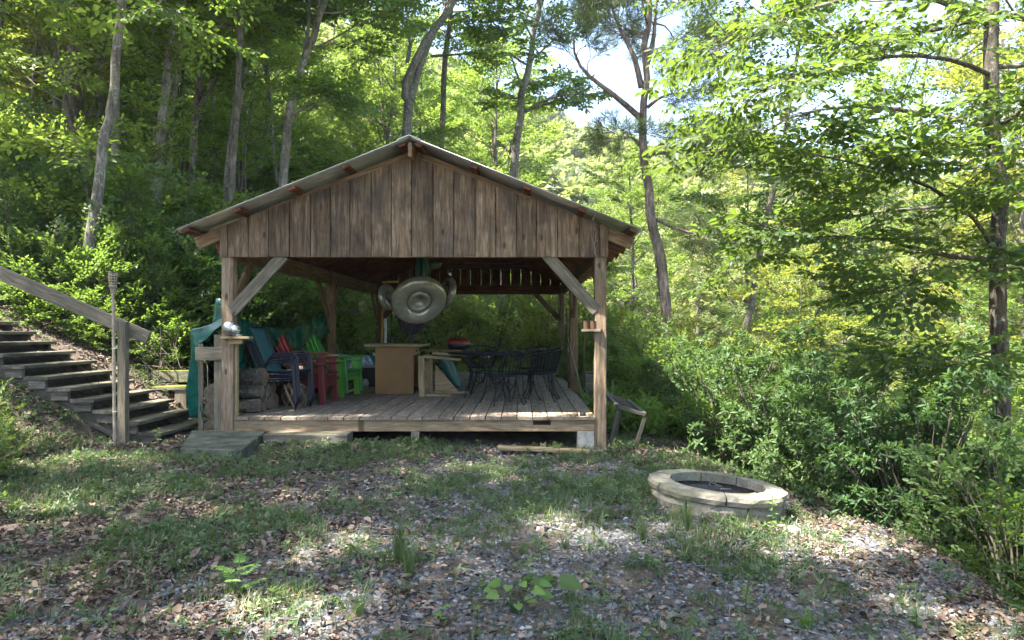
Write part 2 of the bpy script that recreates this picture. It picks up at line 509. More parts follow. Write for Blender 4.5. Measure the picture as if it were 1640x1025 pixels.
class MB:
    """collects primitives; build() links them as one mesh object"""
    def __init__(s):
        s.V = []
        s.F = []

    def add(s, V, Fs):
        o = len(s.V)
        s.V += [Vector(v) for v in V]
        s.F += [tuple(i + o for i in f) for f in Fs]
        return s

    def box(s, lo, hi, ch=0.0):
        lo, hi = Vector(lo), Vector(hi)
        c = (lo + hi) / 2
        return s.bar(Vector((lo.x, c.y, c.z)), Vector((hi.x, c.y, c.z)), hi.y - lo.y, hi.z - lo.z, ch, up=Vector((0, 0, 1)))

    def bar(s, a, b, w, t, ch=0.004, up=None):
        a, b = Vector(a), Vector(b)
        x = (b - a).normalized()
        up = Vector(up) if up is not None else (Vector((0, 0, 1)) if abs(x.z) < 0.95 else Vector((0, 1, 0)))
        y = up.cross(x).normalized()
        z = x.cross(y)
        if ch > 0:
            prof = [(-w/2+ch, -t/2), (w/2-ch, -t/2), (w/2, -t/2+ch), (w/2, t/2-ch), (w/2-ch, t/2), (-w/2+ch, t/2), (-w/2, t/2-ch), (-w/2, -t/2+ch)]
        else:
            prof = [(-w/2, -t/2), (w/2, -t/2), (w/2, t/2), (-w/2, t/2)]
        k = len(prof)
        V = [a + y*p + z*q for p, q in prof] + [b + y*p + z*q for p, q in prof]
        Fs = [tuple(range(k))[::-1], tuple(range(k, 2*k))] + [(i, (i+1) % k, k+(i+1) % k, k+i) for i in range(k)]
        return s.add(V, Fs)

    def tube(s, pts, r, n=6, cap=True, flat=1.0):
        pts = [Vector(p) for p in pts]
        rr = r if isinstance(r, (list, tuple)) else [r] * len(pts)
        V, Fs = [], []
        t0 = (pts[1] - pts[0]).normalized()
        ref = Vector((0, 0, 1)) if abs(t0.z) < 0.9 else Vector((1, 0, 0))
        nrm = t0.cross(ref).normalized()
        for i, p in enumerate(pts):
            t = (pts[min(i+1, len(pts)-1)] - pts[max(i-1, 0)]).normalized()
            nrm = (nrm - t * nrm.dot(t)).normalized()
            bi = t.cross(nrm)
            for j in range(n):
                a = 2*math.pi*j/n
                V.append(p + nrm*math.cos(a)*rr[i] + bi*math.sin(a)*rr[i]*flat)
        for i in range(len(pts)-1):
            for j in range(n):
                Fs.append((i*n+j, i*n+(j+1) % n, (i+1)*n+(j+1) % n, (i+1)*n+j))
        if cap:
            Fs.append(tuple(range(n))[::-1])
            Fs.append(tuple(range((len(pts)-1)*n, len(pts)*n)))
        return s.add(V, Fs)

    def lathe(s, prof, n=24, mtx=None):
        """prof: (radius, height) pairs round local Z"""
        V, Fs = [], []
        for r_, h in prof:
            for j in range(n):
                a = 2*math.pi*j/n
                V.append(Vector((r_*math.cos(a), r_*math.sin(a), h)))
        for i in range(len(prof)-1):
            for j in range(n):
                Fs.append((i*n+j, i*n+(j+1) % n, (i+1)*n+(j+1) % n, (i+1)*n+j))
        if prof[0][0] > 1e-4:
            Fs.append(tuple(range(n))[::-1])
        if prof[-1][0] > 1e-4:
            Fs.append(tuple(range((len(prof)-1)*n, len(prof)*n)))
        if mtx is not None:
            V = [mtx @ v for v in V]
        return s.add(V, Fs)

    def build(s, name, m, parent=None, loc=(0, 0, 0), smooth=False, rot=None):
        return link(name, pymesh(name, s.V, s.F, smooth), m, parent, loc, rot)


def plank(name, a, b, w, t, m, parent=None, up=None, ch=0.004, origin=None):
    """one sawn piece from a to b (world, or the parent's space), grain along its own X axis"""
    a, b = Vector(a), Vector(b)
    if origin is not None:
        a, b = a - origin, b - origin
    x = (b - a).normalized()
    up = Vector(up) if up is not None else (Vector((0, 0, 1)) if abs(x.z) < 0.95 else Vector((0, 1, 0)))
    y = up.cross(x).normalized()
    z = x.cross(y)
    L = (b - a).length
    mb = MB().bar((-L/2, 0, 0), (L/2, 0, 0), w, t, ch)
    rot = Matrix((x, y, z)).transposed().to_quaternion()
    return mb.build(name, m, parent, (a + b)/2, rot=rot)


def copy_tree(o, parent=None):
    c = o.copy()
    COL.objects.link(c)
    c.parent = parent
    for ch in o.children:
        copy_tree(ch, c)
    return c


def interp_path(pts, n):
    """smooth Catmull-Rom through points"""
    pts = [Vector(p) for p in pts]
    if len(pts) == 2:
        return [pts[0].lerp(pts[1], i/(n-1)) for i in range(n)]
    P = [pts[0]*2 - pts[1]] + pts + [pts[-1]*2 - pts[-2]]
    out = []
    m = len(pts) - 1
    for i in range(n):
        t = i/(n-1)*m
        k = min(int(t), m-1)
        u = t - k
        p0, p1, p2, p3 = P[k], P[k+1], P[k+2], P[k+3]
        out.append(0.5*((2*p1) + (p2-p0)*u + (2*p0-5*p1+4*p2-p3)*u*u + (3*p1-p0-3*p2+p3)*u**3))
    return out


# ------------------------------------------------------------------ terrain
def sstep(a, b, x):
    t = np.clip((x - a)/(b - a), 0, 1)
    return t*t*(3 - 2*t)


def H(x, y):
    x = np.asarray(x, dtype=float)
    y = np.asarray(y, dtype=float)
    z = np.where(x < 1, -0.03*(x - 1), -0.09*(x - 1))
    z = z - 0.03
    # left bank
    d = np.maximum(0, -4.35 - 0.45*(1 - sstep(8.3, 8.7, y))*sstep(5.5, 7.5, y) + 0.25*np.sin(y*0.7) - x)
    up = 0.47*np.minimum(d, 26) + 0.2*np.maximum(0, d - 26)
    z = z + up*sstep(0, 0.9, d)
    # right edge: the ground drops to a valley
    xe = 2.85 - 0.75*sstep(5.5, 10, y) + 0.15*np.sin(y*1.3)
    e = np.maximum(0, x - xe)
    z = z - 0.55*np.minimum(e, 9)*sstep(0, 0.8, e)
    z = z + 0.27*np.maximum(0, np.minimum(e, 60) - 9)*0.0
    # far slopes of the valley
    far = np.maximum(0, y + 0.35*np.maximum(x, 0) - 62)
    z = z + 0.40*np.minimum(far, 100)*sstep(0, 12, far) * (1 - 0.25*sstep(0, 60, x))
    # the level ground behind the shelter sinks gently
    z = z - 0.05*np.clip(y - 22, 0, 40)*sstep(-6, 2, x)
    z = z + 0.06*np.exp(-((x + 3.4)**2)/0.5 - ((y - 7.3)**2)/0.12)
    z = z + 0.09*np.exp(-((x - 1.5)**2 + (y - 5.9)**2)/0.9)
    z = z - 0.17*(x < -4.45)*sstep(8.45, 8.75, y)*(1 - sstep(9.85, 10.1, y))
    und = 0.035*np.sin(x*1.9 + 0.6*y)*np.cos(y*1.5 - 0.4*x) + 0.02*np.sin(x*4.3 + 1.2)*np.sin(y*3.7)
    return z + und*(1 + 2*sstep(8, 30, np.hypot(x, y)))


def hz(x, y):
    return float(H(x, y))


def axis(segs):
    out = []
    for a, b, st in segs:
        out += list(np.arange(a, b, st))
    return np.array(out + [segs[-1][1]])


xs = axis([(-260, -60, 10), (-60, -16, 2), (-16, -6, 0.4), (-6, 4, 0.1), (4, 12, 0.4), (12, 60, 2), (60, 300, 10)])
ys = axis([(-40, 1, 2), (1, 10.5, 0.1), (10.5, 24, 0.4), (24, 60, 2), (60, 330, 6)])
X, Y = np.meshgrid(xs, ys)
Z = H(X, Y)
rough = nrg.normal(0, 1, Z.shape)
Z = Z + rough*0.006*((X > -6) & (X < 4) & (Y < 10.5) & (Y > 1))
nx, ny = len(xs), len(ys)
idx = np.arange(nx*ny).reshape(ny, nx)
Q = np.stack([idx[:-1, :-1], idx[:-1, 1:], idx[1:, 1:], idx[1:, :-1]], -1).reshape(-1, 4)
g = link('ground', qmesh('ground', np.stack([X, Y, Z], -1).reshape(-1, 3), Q, smooth=True), M['ground'])
tag(g, 'leaf strewn forest floor with the bank, clearing and valley', kind='structure')

# ------------------------------------------------------------------ pavilion
YF, YR = 9.0, 18.3
XC = -1.361
DZ = 0.39                                            # deck top
ORG = Vector((XC, 13.6, 0))
pav = empty('pavilion', ORG, 'open sided timber pavilion with metal gable roof over a raised plank deck', 'pavilion')


def pl(name, a, b, w, t, m, up=None, ch=0.004, parent=None):
    return plank(name, a, b, w, t, m, parent or pav, up, ch, ORG)


def zr(x):
    return 3.80 - 0.40*abs(x - XC)


SL = math.atan(0.40)
# posts: x, y, top
postx = [(-3.705, 9.078), (0.98, 9.078), (-3.62, 13.6), (0.965, 13.6), (-3.62, 18.2), (0.98, 18.2)]
for i, (px, py) in enumerate(postx):
    zb = hz(px, py) - 0.12
    o = pl('post', (px, py, zb), (px, py, 2.395 if i < 2 or i > 3 else 2.56), 0.146, 0.146, M['post'] if i < 2 else M['beam'], up=(0, 1, 0), ch=0.008)
o = pl('inner_stud', (-3.612, 9.07, DZ + 0.001), (-3.612, 9.07, 1.36), 0.035, 0.06, M['pale'], up=(0, 1, 0))
# side beams and end beams
for x in (-3.72, 1.0):
    y = 9.165
    for (ya, yb) in ((9.165, 13.52), (13.68, 18.12)):
        pl('side_beam', (x, ya, 2.48), (x, yb, 2.48), 0.10, 0.24, M['beam'], up=(0, 0, 1))
pl('front_beam', (-3.77, 9.08, 2.50), (1.045, 9.08, 2.50), 0.14, 0.205, M['beam'])
pl('rear_beam', (-3.69, 18.2, 2.48), (1.05, 18.2, 2.48), 0.14, 0.235, M['red'])
# knee braces
def brace(a, b, w=0.14, t=0.05, m=None, up=(0, 1, 0)):
    pl('knee_brace', a, b, t, w, m or M['rail'], up=up)
def kb(a, b, m, w=0.13, t=0.045):
    a, b = Vector(a), Vector(b)
    x = (b - a).normalized()
    side = Vector((0, 1, 0)) if abs(x.x) > abs(x.y) else Vector((1, 0, 0))
    pl('knee_brace', a, b, w, t, m, up=side)
kb((-3.66, 9.02, 1.70), (-3.00, 9.02, 2.42), M['rail'], 0.15)
kb((0.93, 9.02, 1.72), (0.29, 9.02, 2.44), M['rail'], 0.15)
for x in (-3.68, 0.96):
    kb((x, 9.15, 1.80), (x, 9.72, 2.38), M['beam'])
    kb((x, 13.54, 1.75), (x, 12.9, 2.38), M['beam'])
    kb((x, 13.66, 1.75), (x, 14.3, 2.38), M['beam'])
    kb((x, 18.14, 1.78), (x, 17.5, 2.38), M['beam'])
kb((-3.56, 18.2, 1.75), (-2.96, 18.2, 2.38), M['red'])
kb((0.92, 18.2, 1.75), (0.32, 18.2, 2.38), M['beam'])
# rafters with collar ties
ny_r = 16
for k in range(ny_r):
    y = 9.03 + k*(18.22 - 9.03)/(ny_r - 1)
    for s in (-1, 1):
        xo = XC + s*2.74
        off = 0.052 + 0.085
        a = Vector((XC + s*0.02, y, zr(XC + s*0.02) - off))
        b = Vector((xo, y, zr(xo) - off))
        pl('rafter', a, b, 0.04, 0.155, M['red'] if 0 < k else M['beam'], up=Vector((0, 0, 1)))
    if k > 0:
        xx = 1.62
        pl('collar_tie', (XC - xx, y + 0.04, 3.07), (XC + xx, y + 0.04, 3.07), 0.035, 0.13, M['red'])
# purlins
for s in (-1, 1):
    for dx in (0.10, 0.77, 1.42, 2.08, 2.70):
        x = XC + s*dx
        z = zr(x) - 0.040
        pl('purlin', (x, 8.64 if dx > 0.2 else 8.68, z), (x, 18.56, z), 0.09, 0.036, M['red'], up=Vector((s*math.sin(SL), 0, math.cos(SL))))
pl('ridge_board', (XC, 8.66, 3.66), (XC, 18.5, 3.66), 0.045, 0.17, M['beam'])
# gable siding
def siding(y, n, seed, mm, gap, zbot):
    r_ = random.Random(seed)
    ws = [0.245*(1 + r_.uniform(-0.05, 0.05)) for _ in range(n)]
    ws[0] *= 0.40
    ws[-1] *= 0.42
    tot = sum(ws)
    sc = (4.845 + 0.02)/tot
    x = -3.79
    for w in ws:
        w *= sc
        x0, x1 = x + gap/2, x + w - gap/2
        def top(xx):
            d = abs(xx - XC)
            return zr(xx) - 0.06 - 0.09*(1 - d/2.42)
        zb = zbot + r_.uniform(-0.004, 0.004)
        zm = 0.0
        pts = [x0, x1] if not (x0 < XC < x1) else [x0, XC, x1]
        cx, yj = (x0 + x1)/2, y + r_.uniform(-0.004, 0.004)
        th = 0.012
        prof = [(x0, zb), (x1, zb)] + [(p, top(p)) for p in reversed(pts)]
        c = 0.003
        k = len(prof)
        # local axes: X up the board so the grain runs along it
        V = []
        cen = Vector((cx, yj, zb))
        for dy, ins in ((-th, c), (-th + c, 0.0), (th, 0.0)):
            for px, pz in prof:
                qx = px + (ins if px < cx else -ins if px > cx else 0)
                V.append(Vector((pz - cen.z, qx - cx, dy)))
        Fs = [tuple(range(k)), tuple(range(2*k, 3*k))[::-1]]
        for lay in (0, 1):
            for i in range(k):
                Fs.append((lay*k + i, (lay + 1)*k + i, (lay + 1)*k + (i + 1) % k, lay*k + (i + 1) % k))
        # local (X up, Y right, Z depth) -> world
        me = pymesh('siding_board', V, Fs)
        rot = Matrix(((0, 1, 0), (0, 0, 1), (1, 0, 0))).to_quaternion()
        link('siding_board', me, mm, pav, cen - ORG, rot)
        x += w
siding(8.985, 20, 3, M['gable'], 0.009, 2.393)
nh = MB()
for k in range(20):
    for zz in (2.46, 2.54, 2.75, 2.83, 3.1):
        xn = -3.62 + 0.245*k + rnd.uniform(-0.06, 0.06)
        if zz < zr(xn) - 0.2:
            nh.lathe([(0.006, 0), (0.005, 0.003), (0.001, 0.004)], 6, Matrix.Translation(Vector((xn, 8.975 - 0.004, zz)) - ORG) @ Matrix.Rotation(R(90), 4, 'X'))
tag(nh.build('nail_heads', M['jar'], pav), kind='stuff')
siding(18.30, 20, 5, M['red'], 0.016, 2.46)
# corrugated metal roof, both sides, one sheet after another
def roof_sheet(s, y0, y1, xa, xb, k):
    V, Fs = [], []
    n = 36
    rows = [xa, (xa + xb)/2, xb]
    for r_i, dx in enumerate(rows):
        x = XC + s*dx
        for j in range(n + 1):
            t = j/n
            y = y0 + (y1 - y0)*t
            z = zr(x) + 0.013*math.cos(2*math.pi*t*6) - 0.008 + 0.001*(k % 2)
            V.append((x - ORG.x, y - ORG.y, z))
    for r_i in range(2):
        for j in range(n):
            Fs.append((r_i*(n+1)+j, r_i*(n+1)+j+1, (r_i+1)*(n+1)+j+1, (r_i+1)*(n+1)+j))
    o = link('roof_sheet', pymesh('roof_sheet', V, Fs, True), M['metal'], pav)
    md = o.modifiers.new('thickness', 'SOLIDIFY')
    md.thickness = 0.003
for s in (-1, 1):
    ysh = 8.60
    k = 0
    while ysh < 18.6:
        roof_sheet(s, ysh, min(ysh + 0.72, 18.62), 0.0, 2.785, k)
        ysh += 0.70
        k += 1
mb = MB()
for s in (-1, 1):
    mb.bar((0, -5.0, 3.80 + 0.008), (0, 5.02, 3.80 + 0.008), 0.01, 0.01, 0)
cap = MB()
V = [(-0.14, -5.01, 3.762), (0, -5.01, 3.818), (0.14, -5.01, 3.762), (-0.14, 5.03, 3.762), (0, 5.03, 3.818), (0.14, 5.03, 3.762)]
cap.add(V, [(0, 1, 4, 3), (1, 2, 5, 4)])
o = cap.build('ridge_cap', M['metal'], pav)
o.modifiers.new('thickness', 'SOLIDIFY').thickness = 0.004
# deck boards
r_ = random.Random(11)
x = -3.625
bw = (0.915 + 3.625)/23
for i in range(23):
    cuts = [9.0 - 0.012*r_.random()]
    c1 = r_.choice([12.2, 13.4, 11.0, 12.8])
    c2 = r_.choice([15.9, 16.6, 15.2])
    cuts += [c1, c2, 18.32]
    for a, b in zip(cuts[:-1], cuts[1:]):
        zz = DZ - 0.019 + r_.uniform(-0.002, 0.002)
        pl('deck_board', (x + bw/2, a + 0.003, zz), (x + bw/2, b - 0.003, zz), bw - 0.012, 0.038, M['deck'])
    x += bw
# fascia with a small cut out, rim joists, joists in the dark
fz0, fz1 = 0.205, 0.349
fz = (fz0 + fz1)/2
pl('fascia_board', (-3.628, 9.045, fz), (0.13, 9.045, fz), 0.038, fz1 - fz0, M['fascia'])
pl('fascia_board', (0.355, 9.045, fz), (0.903, 9.045, fz), 0.038, fz1 - fz0, M['fascia'])
pl('fascia_patch', (0.131, 9.045, 0.245), (0.354, 9.045, 0.245), 0.038, 0.08, M['fascia'])
pl('rim_joist', (0.935, 9.17, 0.27), (0.935, 18.1, 0.27), 0.038, 0.17, M['beam'])
for yj in np.arange(9.6, 18.2, 0.6):
    pl('joist', (-3.6, yj, 0.27), (0.91, yj, 0.27), 0.04, 0.16, M['beam'])
pl('deck_prop', (-1.35, 9.07, -0.05), (-1.35, 9.07, 0.204), 0.10, 0.10, M['rail'], up=(0, 1, 0))
MB().box((0.69, 9.02, -0.08), (0.90, 9.25, 0.204), 0.006).build('corner_block', M['block'], pav, -ORG)
# low boarding and rail on the left of the shelter
pl('lattice_post', (-3.86, 9.13, 0.10), (-3.86, 9.13, 1.42), 0.115, 0.035, M['rail'], up=(0, 1, 0))
pl('lattice_post', (-4.12, 9.2, 0.06), (-4.12, 9.2, 1.30), 0.06, 0.035, M['rail'], up=(0, 1, 0))
pl('lattice_rail', (-4.14, 9.09, 1.18), (-3.785, 9.09, 1.18), 0.035, 0.17, M['rail'])
# little shelf on the left post and on the right post
pl('post_shelf', (-3.74, 8.94, 1.385), (-3.38, 8.94, 1.385), 0.14, 0.028, M['pale'])
pl('shelf_bracket', (-3.66, 8.97, 1.335), (-3.50, 8.97, 1.335), 0.055, 0.06, M['pale'])
pl('post_shelf', (0.76, 9.07, 1.475), (0.99, 8.98, 1.475), 0.12, 0.032, M['rail'])

# silvery skull shaped ornament on the left shelf
t = empty('skull_ornament', (-3.60, 8.93, 1.40), 'small silver skull shaped glass ornament on the left post shelf', 'ornament')
t.scale = (1.3, 1.3, 1.3)
sk = MB()
sk.lathe([(0.001, -0.075), (0.045, -0.066), (0.066, -0.03), (0.072, 0.005), (0.06, 0.045), (0.035, 0.066), (0.001, 0.073)], 18, Matrix.Translation((-0.03, 0, 0.078)))
sk.lathe([(0.001, -0.055), (0.034, -0.045), (0.05, 0.0), (0.052, 0.04), (0.001, 0.07)], 12, Matrix.Translation((0.025, -0.01, 0.05)))
sk.build('cranium', M['silver'], t, smooth=True)
j = MB()
j.tube([(0.03, -0.03, 0.012), (0.07, -0.03, 0.012), (0.082, 0, 0.014), (0.07, 0.03, 0.012), (0.03, 0.03, 0.012)], 0.012, 8)
j.build('jaw', M['silver'], t, smooth=True)
e = MB()
for yy in (-0.034, 0.016):
    e.lathe([(0.001, 0.0), (0.013, 0.001), (0.014, 0.004)], 10, Matrix.Translation((0.066, yy, 0.075)) @ Matrix.Rotation(R(90), 4, 'Y'))
e.build('eye_socket', M['black'], t)

# two rusty tins on the right shelf
for i, (x, lab) in enumerate(((0.80, 'rusty brown tin at the free end of the right post shelf'), (0.885, 'second rusty tin on the right shelf, touching the post'))):
    t = empty('tin', (x, 9.04 - 0.02*i, 1.4915), lab, 'tin', 'tins on the post shelf')
    MB().lathe([(0.03, 0), (0.034, 0.004), (0.034, 0.09), (0.036, 0.093), (0.036, 0.10), (0.029, 0.10)], 14).build('can', M['jar'], t, smooth=False)
    MB().lathe([(0.001, 0.1005), (0.03, 0.1005), (0.03, 0.104), (0.001, 0.106)], 14).build('lid', M['black'], t)

# thin dead vine hanging from the roof edge over the gable
vp = interp_path([PX(957, 334, 8.58), PX(951, 350, 8.72), PX(955, 372, 8.9), PX(952, 395, 8.92), PX(956, 418, 8.93), PX(955, 440, 8.93)], 26)
vv = MB().tube([p + Vector((0.008*math.sin(i*2.1), 0, 0)) for i, p in enumerate(vp)], 0.006, 5)
for i in range(3, 24, 2):
    p = vp[i]
    vv.tube([p, p + Vector((rnd.uniform(-.035, .035), -0.015, rnd.uniform(-0.03, 0.02)))], 0.003, 4)
tag(vv.build('vine', M['deadtwig']), 'dead brown vine hanging down the right end of the gable', 'vine')

# ------------------------------------------------------------------ step slab, timber step, loose board
t = MB()
sv = [(-3.72, 7.80, 0.20), (-3.02, 7.70, 0.195), (-3.20, 8.93, 0.225), (-4.12, 8.95, 0.23)]
sb = [(v[0], v[1], 0.0) for v in sv]
t.add(sv + sb, [(0, 1, 2, 3), (7, 6, 5, 4), (0, 4, 5, 1), (1, 5, 6, 2), (2, 6, 7, 3), (3, 7, 4, 0)])
o = t.build('landing_slab', M['concrete'])
bv = o.modifiers.new('b', 'BEVEL'); bv.width = 0.015; bv.segments = 2
tag(o, 'grey green stained concrete landing slab at the foot of the stairs', 'slab')
o = plank('timber_step', (-3.14, 8.82, 0.15), (-2.12, 8.82, 0.15), 0.30, 0.14, M['stair'], ch=0.01)
tag(o, 'dark weathered timber step below the left half of the deck edge', 'step')
o = plank('loose_board', (-0.30, 8.72, 0.055), (0.80, 8.62, 0.02), 0.14, 0.045, M['pale'], ch=0.008)
tag(o, 'loose pale board lying on the gravel under the deck edge', 'board')
# small scraps on the deck corner
for i, (x, y, L, an, lab) in enumerate(((0.66, 9.10, 0.16, 70, 'short pale wood offcut lying left of the others at the deck corner'), (0.86, 9.13, 0.14, 80, 'short wood offcut at the deck corner right beside the front post'))):
    d = Vector((math.cos(R(an)), math.sin(R(an)), 0))*L/2
    o = plank('wood_offcut', Vector((x, y, DZ + 0.018)) - d, Vector((x, y, DZ + 0.018)) + d, 0.05, 0.03, M['pale'])
    tag(o, lab, 'offcut', 'wood scraps on the deck corner')
t = MB()
t.lathe([(0.001, 0), (0.035, 0), (0.04, 0.02), (0.03, 0.045), (0.001, 0.05)], 12)
tag(t.build('black_cap', M['black'], loc=(0.765, 9.12, DZ + 0.002)), 'small black plastic cap on the deck corner between two offcuts', 'cap')

# ------------------------------------------------------------------ stairs up the bank
st = empty('staircase', (-4.5, 9.2, 0.1), 'dark weathered timber staircase climbing the bank on the left', 'staircase')
SO = Vector((-4.5, 9.2, 0.1))
run, rise = 0.272, 0.134
z0 = 0.235
for k in range(11):
    xx = -4.44 - run*k
    zz = z0 + rise*k
    ya, yb = 8.56 + rnd.uniform(-0.015, 0.015), 9.95 + rnd.uniform(-0.02, 0.02)
    plank('tread', (xx, ya, zz), (xx + 0.02, yb, zz), 0.29, 0.042, M['stair'], st, origin=SO, ch=0.006)
    plank('tread_end_block', (xx - 0.10, ya + 0.045, zz - 0.078), (xx + 0.10, ya + 0.045, zz - 0.078), 0.05, 0.11, M['stair'], st, origin=SO)
    plank('tread_end_block', (xx - 0.10, yb - 0.045, zz - 0.078), (xx + 0.10, yb - 0.045, zz - 0.078), 0.05, 0.11, M['stair'], st, origin=SO)
for yy in (8.635, 9.86):
    a = Vector((-4.40, yy, z0 - 0.19))
    b = a + Vector((-run, 0, rise))*10.8
    plank('stringer', a, b, 0.05, 0.19, M['stair'], st, origin=SO)
mb = MB()
# handrail
hr = empty('handrail', (-4.74, 8.45, 0.15), 'grey wooden handrail sloping down to a square post beside the stairs', 'handrail')
HO = Vector((-4.74, 8.45, 0.15))
pa = PX(196, 517, 8.42)
plank('rail_post', (pa.x, 8.44, 0.02), (pa.x, 8.44, 1.575), 0.095, 0.09, M['rail'], hr, up=(0, 1, 0), origin=HO, ch=0.006)
ra = PX(238, 541, 8.53)
rb = PX(-40, 420, 8.53)
rb = ra + (rb - ra)*1.5
plank('top_rail', ra, rb, 0.045, 0.155, M['rail'], hr, origin=HO, ch=0.005)
plank('rail_post', (-6.9, 8.62, hz(-6.9, 8.62) - 0.1), (-6.9, 8.62, 2.42), 0.09, 0.09, M['rail'], hr, up=(0, 1, 0), origin=HO)

# bamboo torch
tt = empty('bamboo_torch', (-4.76, 8.30, 0.12), 'bamboo garden torch with woven head strapped to the stair post', 'torch')
mb = MB()
za, zb = 0.0, 1.84
bx0 = PX(184, 700, 8.3).x + 4.76
bx1 = PX(181, 455, 8.3).x + 4.76
pts, rr = [], []
n = 44
for i in range(n):
    t_ = i/(n-1)
    pts.append((bx0 + (bx1 - bx0)*t_, 0, za + (zb - za)*t_))
    rr.append(0.019 - 0.003*t_ + (0.004 if i % 7 == 3 else 0))
mb.tube(pts, rr, 9)
mb.build('pole', M['bamboo'], tt, smooth=True)
for k in range(9):
    a = 2*math.pi*k/9
    MB().tube([(bx1 + 0.018*math.cos(a), 0.018*math.sin(a), 1.79), (bx1 + 0.036*math.cos(a), 0.036*math.sin(a), 1.88), (bx1 + 0.044*math.cos(a), 0.044*math.sin(a), 2.02 + 0.02*rnd.random())], 0.006, 5).build('head_slat', M['bamboo'], tt)
w = MB()
for zz in (1.87, 1.90, 1.93, 1.96, 1.99):
    rad = 0.036 + (zz - 1.87)*0.06
    w.tube([(bx1 + rad*math.cos(a), rad*math.sin(a), zz) for a in np.linspace(0, 2*math.pi, 14)], 0.007, 5)
w.build('weave_band', M['bamboo'], tt)
MB().lathe([(0.001, 1.88), (0.025, 1.88), (0.027, 1.99), (0.02, 2.01), (0.001, 2.01)], 12, Matrix.Translation((bx1, 0, 0))).build('fuel_can', M['jar'], tt)
for zz in (0.42, 1.15):
    MB().tube([(bx0 + 0.02*math.cos(a), 0.022*math.sin(a), zz) for a in np.linspace(0, 2*math.pi, 12)], 0.004, 5).build('wire_tie', M['white'], tt)

# mossy box seat beyond the stairs
bx = empty('mossy_box', (-5.0, 10.25, 0.3), 'moss topped low wooden box standing behind the lower stairs', 'box')
BO = Vector((-5.0, 10.25, 0.3))
plank('box_back', (-5.42, 10.55, 0.80), (-4.80, 10.55, 0.80), 0.16, 0.17, M['mossy'], bx, origin=BO)
plank('box_seat', (-5.38, 10.28, 0.655), (-4.74, 10.28, 0.655), 0.36, 0.045, M['mossy'], bx, origin=BO)
for k, xx in enumerate((-5.34, -5.22, -4.86, -4.78)):
    plank('box_side', (xx, 10.14, 0.28), (xx, 10.14, 0.632), 0.085, 0.05, M['rail'], bx, up=(0, 1, 0), origin=BO)

# ------------------------------------------------------------------ tarpaulin (one sheet along the left side, folded round the front post)
tp = empty('tarpaulin', (-3.95, 10.5, 0.4), 'crumpled green tarpaulin slung along the left side of the deck', 'tarpaulin')
TO = Vector((-3.95, 10.5, 0.4))
def cloth(name, top, bot, nu, nv, wr, seed, curve=None):
    V, Fs = [], []
    T = interp_path(top, nu)
    B = interp_path(bot, nu)
    for j in range(nv):
        v = j/(nv-1)
        for i in range(nu):
            p = T[i].lerp(B[i], v)
            q = p*2.6 + Vector((seed, 0, 0))
            a = noise.noise(Vector((q.x*2.0 + q.y*2.0, q.z*0.8, seed))) + 0.5*noise.noise(q*2.3)
            d = noise.noise(Vector((q.z*3.1 + q.y, q.y*4, seed + 5)))
            p = p + Vector((wr*a, wr*0.5*d, 0.3*wr*d))
            V.append(p - TO)
    for j in range(nv-1):
        for i in range(nu-1):
            Fs.append((j*nu+i, j*nu+i+1, (j+1)*nu+i+1, (j+1)*nu+i))
    o = link(name, pymesh(name, V, Fs, True), M['tarp'], tp)
    o.modifiers.new('thickness', 'SOLIDIFY').thickness = 0.004
    return o
top = [PX(352, 478, 9.25), PX(350, 512, 9.3), PX(334, 520, 9.35), PX(312, 527, 9.4), PX(305, 540, 9.45)]
bot = [PX(352, 545, 9.22), PX(342, 560, 9.25), PX(328, 600, 9.28), PX(326, 668, 9.3), PX(302, 672, 9.45)]
cloth('front_fold', [PX(355, 506, 9.22), PX(340, 517, 9.25), PX(322, 524, 9.25), PX(306, 530, 9.3), PX(304, 560, 9.3), PX(301, 615, 9.3), PX(300, 669, 9.3)],
      [PX(354, 520, 9.2), PX(340, 532, 9.2), PX(330, 545, 9.22), PX(318, 556, 9.22), PX(318, 575, 9.2), PX(323, 620, 9.2), PX(327, 670, 9.15)], 40, 12, 0.035, 3.0)
cloth('corner_strip', [PX(346, 478, 9.3), PX(352, 478, 9.28), PX(356, 480, 9.28)], [PX(338, 532, 9.3), PX(350, 528, 9.28), PX(357, 525, 9.28)], 6, 8, 0.008, 5.0)
cloth('side_swag', [(-3.83, 9.18, 1.74), (-3.80, 9.9, 1.60), (-3.78, 10.9, 1.50), (-3.76, 11.8, 1.52), (-3.74, 12.8, 1.68), (-3.70, 13.52, 1.80)],
      [(-3.66, 9.2, 1.36), (-3.66, 9.9, 1.30), (-3.68, 10.9, 1.20), (-3.68, 11.8, 1.20), (-3.68, 12.8, 1.28), (-3.64, 13.52, 1.42)], 70, 14, 0.045, 8.0)
cloth('side_sheet', [(-3.86, 9.18, 1.66), (-3.84, 10.5, 1.46), (-3.84, 12.2, 1.50), (-3.80, 13.52, 1.72)],
      [(-3.86, 9.3, 0.42), (-3.88, 10.5, 0.42), (-3.88, 12.2, 0.42), (-3.84, 13.52, 0.42)], 50, 24, 0.05, 11.0)
cloth('rear_heap', [(-3.7, 13.75, 1.25), (-3.6, 14.6, 1.0), (-3.5, 15.4, 0.92), (-3.3, 16.2, 1.0), (-3.0, 16.6, 0.9)],
      [(-3.5, 13.75, 0.42), (-3.3, 14.6, 0.42), (-3.1, 15.4, 0.42), (-2.8, 16.0, 0.42), (-2.6, 16.3, 0.42)], 36, 12, 0.09, 14.0)

